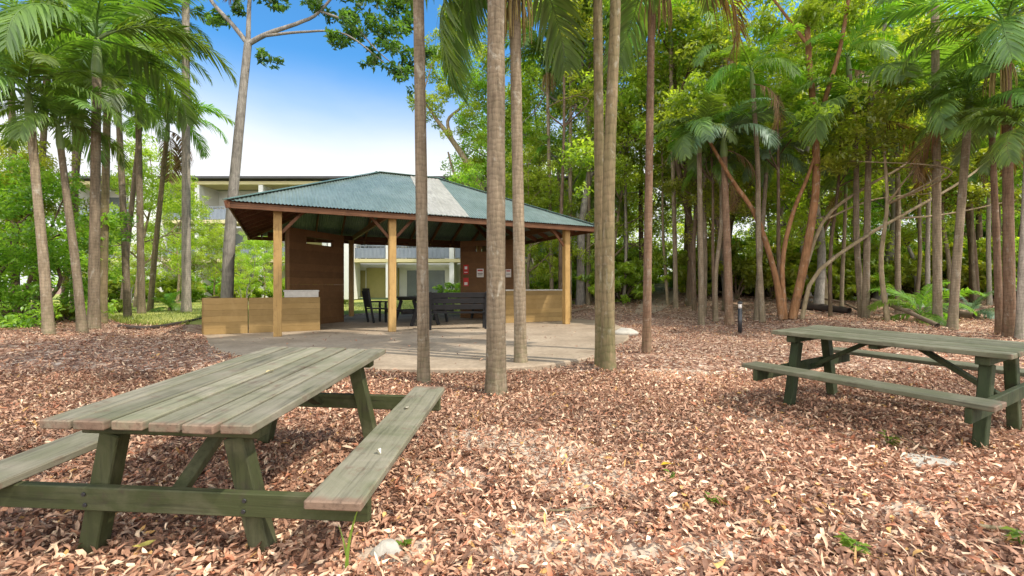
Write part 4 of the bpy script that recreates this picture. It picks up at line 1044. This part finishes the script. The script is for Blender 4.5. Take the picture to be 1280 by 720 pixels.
place_shrub(0, G(-3.1, 23.5), 1.1, 1.1, 'leafy green shrub seen under the roof left of the brown wall with notices')
# understory in the woodland
g = np.random.default_rng(9); spots2 = []
tries = 0
while len(spots2) < 84 and tries < 5000:
    tries += 1
    y_ = 21.5 + 14 * g.random(); x_ = g.uniform(.5, 1.18 * y_ + 1)
    if abs(x_ / y_ - .325) < .045 or (x_ / y_ < .18 and y_ < 21) or (y_ < 18 and x_ / y_ < .45): continue
    if any((x_ - a_) ** 2 + (y_ - b_) ** 2 < 1.4 ** 2 for a_, b_ in spots2): continue
    spots2.append((x_, y_))
for x_, y_ in spots2:
    k = int(g.choice(4, p=[.36, .38, .03, .23])); place_shrub(k, G(x_, y_), g.uniform(.7, 1.2) + 1.1 * g.random() ** 1.5 + .04 * (y_ - 15), g.uniform(0, 6.28), SLAB[k] + ' in the undergrowth among the woodland trunks', 'woodland undergrowth: ' + SLAB[k])

g = np.random.default_rng(58)
for j in range(13):
    u_ = .42 + .72 * (j + g.random()) / 13; y_ = g.uniform(20.0, 23.5); k = int(g.choice([0, 1, 3], p=[.4, .4, .2]))
    place_shrub(k, G(u_ * y_, y_), g.uniform(1.6, 2.5), g.uniform(0, 6.28), 'tall ' + SLAB[k] + ' behind the trunks beyond the right table', 'tall shrubs beyond the right table: ' + SLAB[k])
# special trees ------------------------------------------------------------
def special_tree(name, base, limbs, cents, rads, nleaf, ls, leafmat, bark, label, seed, cat='tree', cl=None, shell=.4):
    """limbs: list of (points, r0, r1) in world coordinates"""
    g = np.random.default_rng(seed); base = Vector(base); r = empty(name, base, 0, label, cat); bo = np.array(base)
    parts = [tube(spline(np.array(p, float) - bo, 14), np.linspace(a_, b_, 14), 9, .02) for p, a_, b_ in limbs]
    V, Fc = join(parts); link('trunk', np_mesh('trunk', V, Fc, None, True), M[bark], r)
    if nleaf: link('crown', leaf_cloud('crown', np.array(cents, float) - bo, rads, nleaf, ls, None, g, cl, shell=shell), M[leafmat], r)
    return r
def W3(px, py, d): return ((px - 640) / F * d, d, CAM_H + (YH - py) / F * d)
d = 15.5
b = G((283 - 640) / F * d, d)
tip = [W3(455, 72, d - .5), W3(400, 22, d - .3), W3(478, 40, d + .3), W3(515, 85, d), W3(350, 22, d)]
limbs = [([b, W3(287, 300, d), W3(297, 180, d), W3(310, 55, d)], .2, .12), ([W3(310, 55, d), W3(335, 42, d), W3(375, 28, d), W3(400, 14, d), W3(445, -40, d)], .09, .03), ([W3(310, 55, d), W3(290, 30, d), W3(262, -2, d), W3(240, -50, d)], .085, .04),
         ([W3(310, 55, d), W3(312, 0, d), W3(318, -60, d + .5)], .08, .04), ([W3(330, 45, d), W3(378, 40, d - .3), W3(430, 42, d - .4), W3(480, 78, d - .5)], .05, .015), ([W3(400, 14, d), W3(440, 30, d), W3(470, 62, d), W3(505, 92, d)], .04, .012)]
cents = [W3(x_, y_, d + dd) for x_, y_, dd in ((420, 50, -.3), (440, 20, .2), (470, 30, 0), (490, 60, .2), (505, 90, 0), (470, 72, -.4), (455, 80, 0), (330, 70, 0), (300, 12, 0), (345, 8, .3), (395, 5, .2), (490, 10, .5), (510, 30, .5), (270, 20, .4), (350, -40, 0), (300, -50, 0), (430, -30, 0), (530, 70, .3))]
special_tree('forked_tree', b, limbs, cents, [.6, .55, .65, .6, .45, .35, .3, .4, .45, .4, .5, .7, .6, .5, .8, .8, .8, .4], 5200, .22, 'leaf_dark', 'bark_grey', 'tall forked grey tree with thin spreading limbs against the sky left of the roof', 3)
d = 23.
b = G((610 - 640) / F * d, d)
limbs = [([b, W3(606, 260, d), W3(590, 215, d), W3(565, 175, d), W3(543, 146, d)], .24, .09), ([W3(565, 175, d), W3(560, 150, d), W3(580, 130, d), W3(590, 95, d)], .1, .04), ([W3(600, 245, d), W3(570, 220, d), W3(560, 190, d)], .1, .04), ([W3(543, 146, d), W3(530, 120, d), W3(540, 80, d)], .07, .02)]
cents = [W3(x_, y_, d + dd) for x_, y_, dd in ((545, 140, 0), (520, 132, .4), (555, 110, -.4), (575, 95, 0), (540, 80, .5), (530, 60, .2), (590, 140, 0), (600, 110, 1), (575, 165, .4), (600, 180, 0), (560, 55, 1), (585, 50, 0), (610, 70, 0), (600, 205, .5), (630, 150, 1), (655, 120, 1), (620, 30, 0), (570, 20, 0))]
special_tree('leaning_tree', b, limbs, cents, [.8, .65, .8, .9, .8, .6, .9, 1, .6, .9, .9, 1, 1, .6, 1, 1, 1.1, 1], 14000, .162, 'leaf_light', 'bark_pale', 'light yellow green tree leaning left above the right half of the shelter roof', 4)
# multi-stemmed orange tree
b = at(990, 399); d = b.y
limbs = [([b, W3(1005, 330, d), W3(1020, 235, d), W3(1018, 150, d), W3(1010, 60, d), W3(1008, -30, d)], .17, .08), ([W3(1018, 190, d), W3(1030, 130, d), W3(1050, 60, d), W3(1062, -10, d)], .1, .06), ([W3(1014, 62, d), W3(990, 30, d), W3(960, -10, d)], .07, .04),
         ([b - Vector((.3, 0, 0)), W3(968, 340, d), W3(945, 270, d), W3(915, 225, d), W3(880, 165, d)], .13, .05), ([b - Vector((.2, 0, 0)), W3(978, 330, d), W3(990, 270, d), W3(1010, 220, d), W3(1020, 190, d)], .1, .05),
         ]
cents = [W3(x_, y_, d + dd) for x_, y_, dd in ((1010, 20, 0), (960, 40, .4), (1060, 30, .2), (1000, -30, 0), (900, 140, .6), (870, 110, 1), (940, 90, 1), (1040, 90, .8), (1090, 70, 1), (980, 120, 1.2), (1060, -40, 0))]
special_tree('orange_tree', b, [(p_, a_ * .76, b_ * .8) for p_, a_, b_ in limbs], cents, [.7, .7, .7, .9, .6, .6, .7, .6, .7, .6, 1], 4200, .2, 'leaf_light', 'bark_orange', 'orange barked tree with several stems rising from one base behind the right table', 5)
limbs = [([b + Vector((.2, -.15, 0)), W3(1018, 345, d - .2), W3(1075, 300, d - .3), W3(1135, 265, d - .4), W3(1200, 228, d - .3), W3(1250, 190, d)], .085, .035),
         ([W3(1002, 350, d), W3(1030, 275, d + .2), W3(1080, 235, d + .3), W3(1125, 210, d + .4), W3(1160, 180, d + .5)], .085, .03), ([W3(1030, 275, d + .2), W3(1090, 250, d + .5), W3(1160, 242, d + .6)], .045, .02), ([W3(1120, 273, d - .4), W3(1180, 268, d), W3(1270, 250, d + .2)], .045, .02)]
cents = [W3(x_, y_, d + dd) for x_, y_, dd in ((1240, 200, 0), (1200, 215, .4), (1165, 175, .5), (1150, 235, .7), (1270, 245, .4), (1210, 250, .3), (1130, 200, .8))]
special_tree('spreading_tree', b + Vector((.2, -.15, 0)), [(p_, a_ * .75, b_ * .75) for p_, a_, b_ in limbs], cents, [.6, .5, .6, .45, .5, .45, .5], 2600, .16, 'leaf_mid', 'bark_pale', 'low spreading tree with pale bare limbs slanting up to the right behind the right table', 6)
# dense hedge like tree at the left edge
gg = np.random.default_rng(44); b = G(-12.2, 11.4)
cents = [(gg.uniform(-14.2, -10.9), gg.uniform(10.3, 12.8), .35 + gg.random() * 3.9) for _ in range(40)]
cents = [c_ for c_ in cents if c_[2] < 4.4 - 1.0 * max(0, c_[0] + 11.6)]
special_tree('dense_bush', b, [([b, b + Vector((gg.normal(0, .4), gg.normal(0, .4), 1.3)), b + Vector((gg.normal(0, .8), gg.normal(0, .7), 3.2))], .06, .015) for _ in range(5)], cents, [.62] * len(cents), 17000, .13, 'leaf_mid', 'bark', 'dense tall green bush filling the left edge beside the palms', 45, 'bush')
b, c = pp(20, 404, 14, 95, 1.5); palm(b, c, .1, .08, 'palm at the left edge behind the leaning slim palm', 'palm_dark', seed=61, size=1.0)
b, c = pp(92, 396, 96, 40, 1.2); palm(b, c, .1, .08, 'tall palm behind the left clump with its crown at the top of the picture', 'palm_dark', seed=62, size=1.15)
for q_, (bx, by, cx, cy, s_, lab) in enumerate([(44, 401, 58, 95, .9, 'slim palm behind the two leftmost palms'), (78, 397, 104, 130, .8, 'low crowned palm behind the thin dark palm of the left clump'), (152, 391, 186, 55, 1.05, 'tall palm at the back of the left clump leaning right')]):
    b, c = pp(bx, by, cx, cy); palm(b, c, .09, .07, lab, 'palm_dark', seed=64 + q_, size=s_, nf=14)
# a few plain slim trunks among the palms
for k, (bx, by, tx, ty, r_, lab, bk) in enumerate([(700, 392, 704, 40, .09, 'slim dark trunk just outside the right end of the roof', 'bark'), (975, 396, 972, 120, .07, 'thin dark sapling left of the multi stemmed tree', 'bark'), (868, 388, 872, 150, .1, 'dark slender trunk behind the small arching palm', 'bark'),
                                                   (835, 382, 826, 120, .07, 'thin pale sapling by the bright path', 'bark_pale'), (893, 402, 886, 140, .06, 'thin brown sapling left of the dark reddish palm', 'bark'), (1038, 396, 1052, 150, .06, 'thin sapling behind the orange tree', 'bark'), (1110, 402, 1105, 180, .07, 'slender pale trunk in front of the dark log', 'bark_pale'), (858, 362, 862, 60, .2, 'stout dark trunk beside the bright far path', 'bark'), (804, 372, 800, 100, .14, 'dark trunk beside the farther bollard light', 'bark')]):
    p = at(bx, by); dd = p.y; q = W3(tx, ty, dd)
    gg = np.random.default_rng(70 + k); mid = [(p.x * (1 - f_) + q[0] * f_ + gg.normal(0, .08), dd + gg.normal(0, .08), p.z * (1 - f_) + q[2] * f_) for f_ in (.33, .66)]
    br = [([mid[1], (mid[1][0] + gg.normal(0, .6), dd + gg.normal(0, .6), mid[1][2] + .7), (mid[1][0] + gg.normal(0, .9), dd + gg.normal(0, .9), mid[1][2] + 1.3)], r_ * .4, .012) for _ in range(3)]
    cs = [q] + [l_[0][2] for l_ in br] + [tuple(np.array(q) + gg.normal(0, .6, 3)) for _ in range(4)]
    special_tree('slim_tree', p - Vector((0, 0, .1)), [([p - Vector((0, 0, .1))] + mid + [q], r_, r_ * .45)] + br, cs, [.6] * len(cs), 2200, .15, ['leaf_mid', 'leaf_light'][k % 2], bk, lab, 80 + k)

# far-off wood that closes the view behind the countable trees
g = np.random.default_rng(21); cents, rads = [], []
for k in range(640):
    y_ = g.uniform(40, 52); u_ = g.uniform(-.02, 1.4)
    if abs(u_ - .33) < .03 and g.random() < .2: continue
    z_ = 1.2 + g.random() ** 1.6 * 12; cents.append((u_ * y_, y_, z_)); rads.append(g.uniform(1.1, 2.1))
o = link('far_woodland', leaf_cloud('far_woodland', cents, rads, 100000, .36, None, g), M['leaf_yellow']); tag(o, 'hazy mass of light green woodland closing the view far behind the trunks', 'woodland', kind='stuff')
cents, rads = [], []
for k in range(60):
    cents.append((g.uniform(-60, -22), g.uniform(27, 48), g.uniform(.8, 5.0))); rads.append(g.uniform(1., 1.9))
o = link('far_shrubbery', leaf_cloud('far_shrubbery', cents, rads, 14000, .3, None, g), M['leaf_light']); tag(o, 'mass of bright green shrubbery at the far left beyond the palms', 'shrubbery', kind='stuff')
# grass tufts along the lawn
n = 26000
x = g.uniform(-22, 3, n); y = lawn_edge(x) + g.random(n) ** 2 * 14 - .1
k_ = ~in_poly(x, y, poly); x, y = x[k_], y[k_]; n = len(x)
a_ = g.uniform(0, 6.28, n); h = g.uniform(.05, .16, n); ln = g.normal(0, .06, (n, 2)); z = gz(x, y)
V = np.stack([np.stack([x - np.cos(a_) * .012, y - np.sin(a_) * .012, z], 1), np.stack([x + np.cos(a_) * .012, y + np.sin(a_) * .012, z], 1), np.stack([x + ln[:, 0], y + ln[:, 1], z + h], 1)], 1).reshape(-1, 3)
o = link('lawn_grass', np_mesh('lawn_grass', V, np.arange(3 * n).reshape(-1, 3), np.repeat(g.random(n), 3)), M['grass']); tag(o, 'sunny yellow green grass of the lawn behind the shelter and palms', 'grass', kind='stuff')
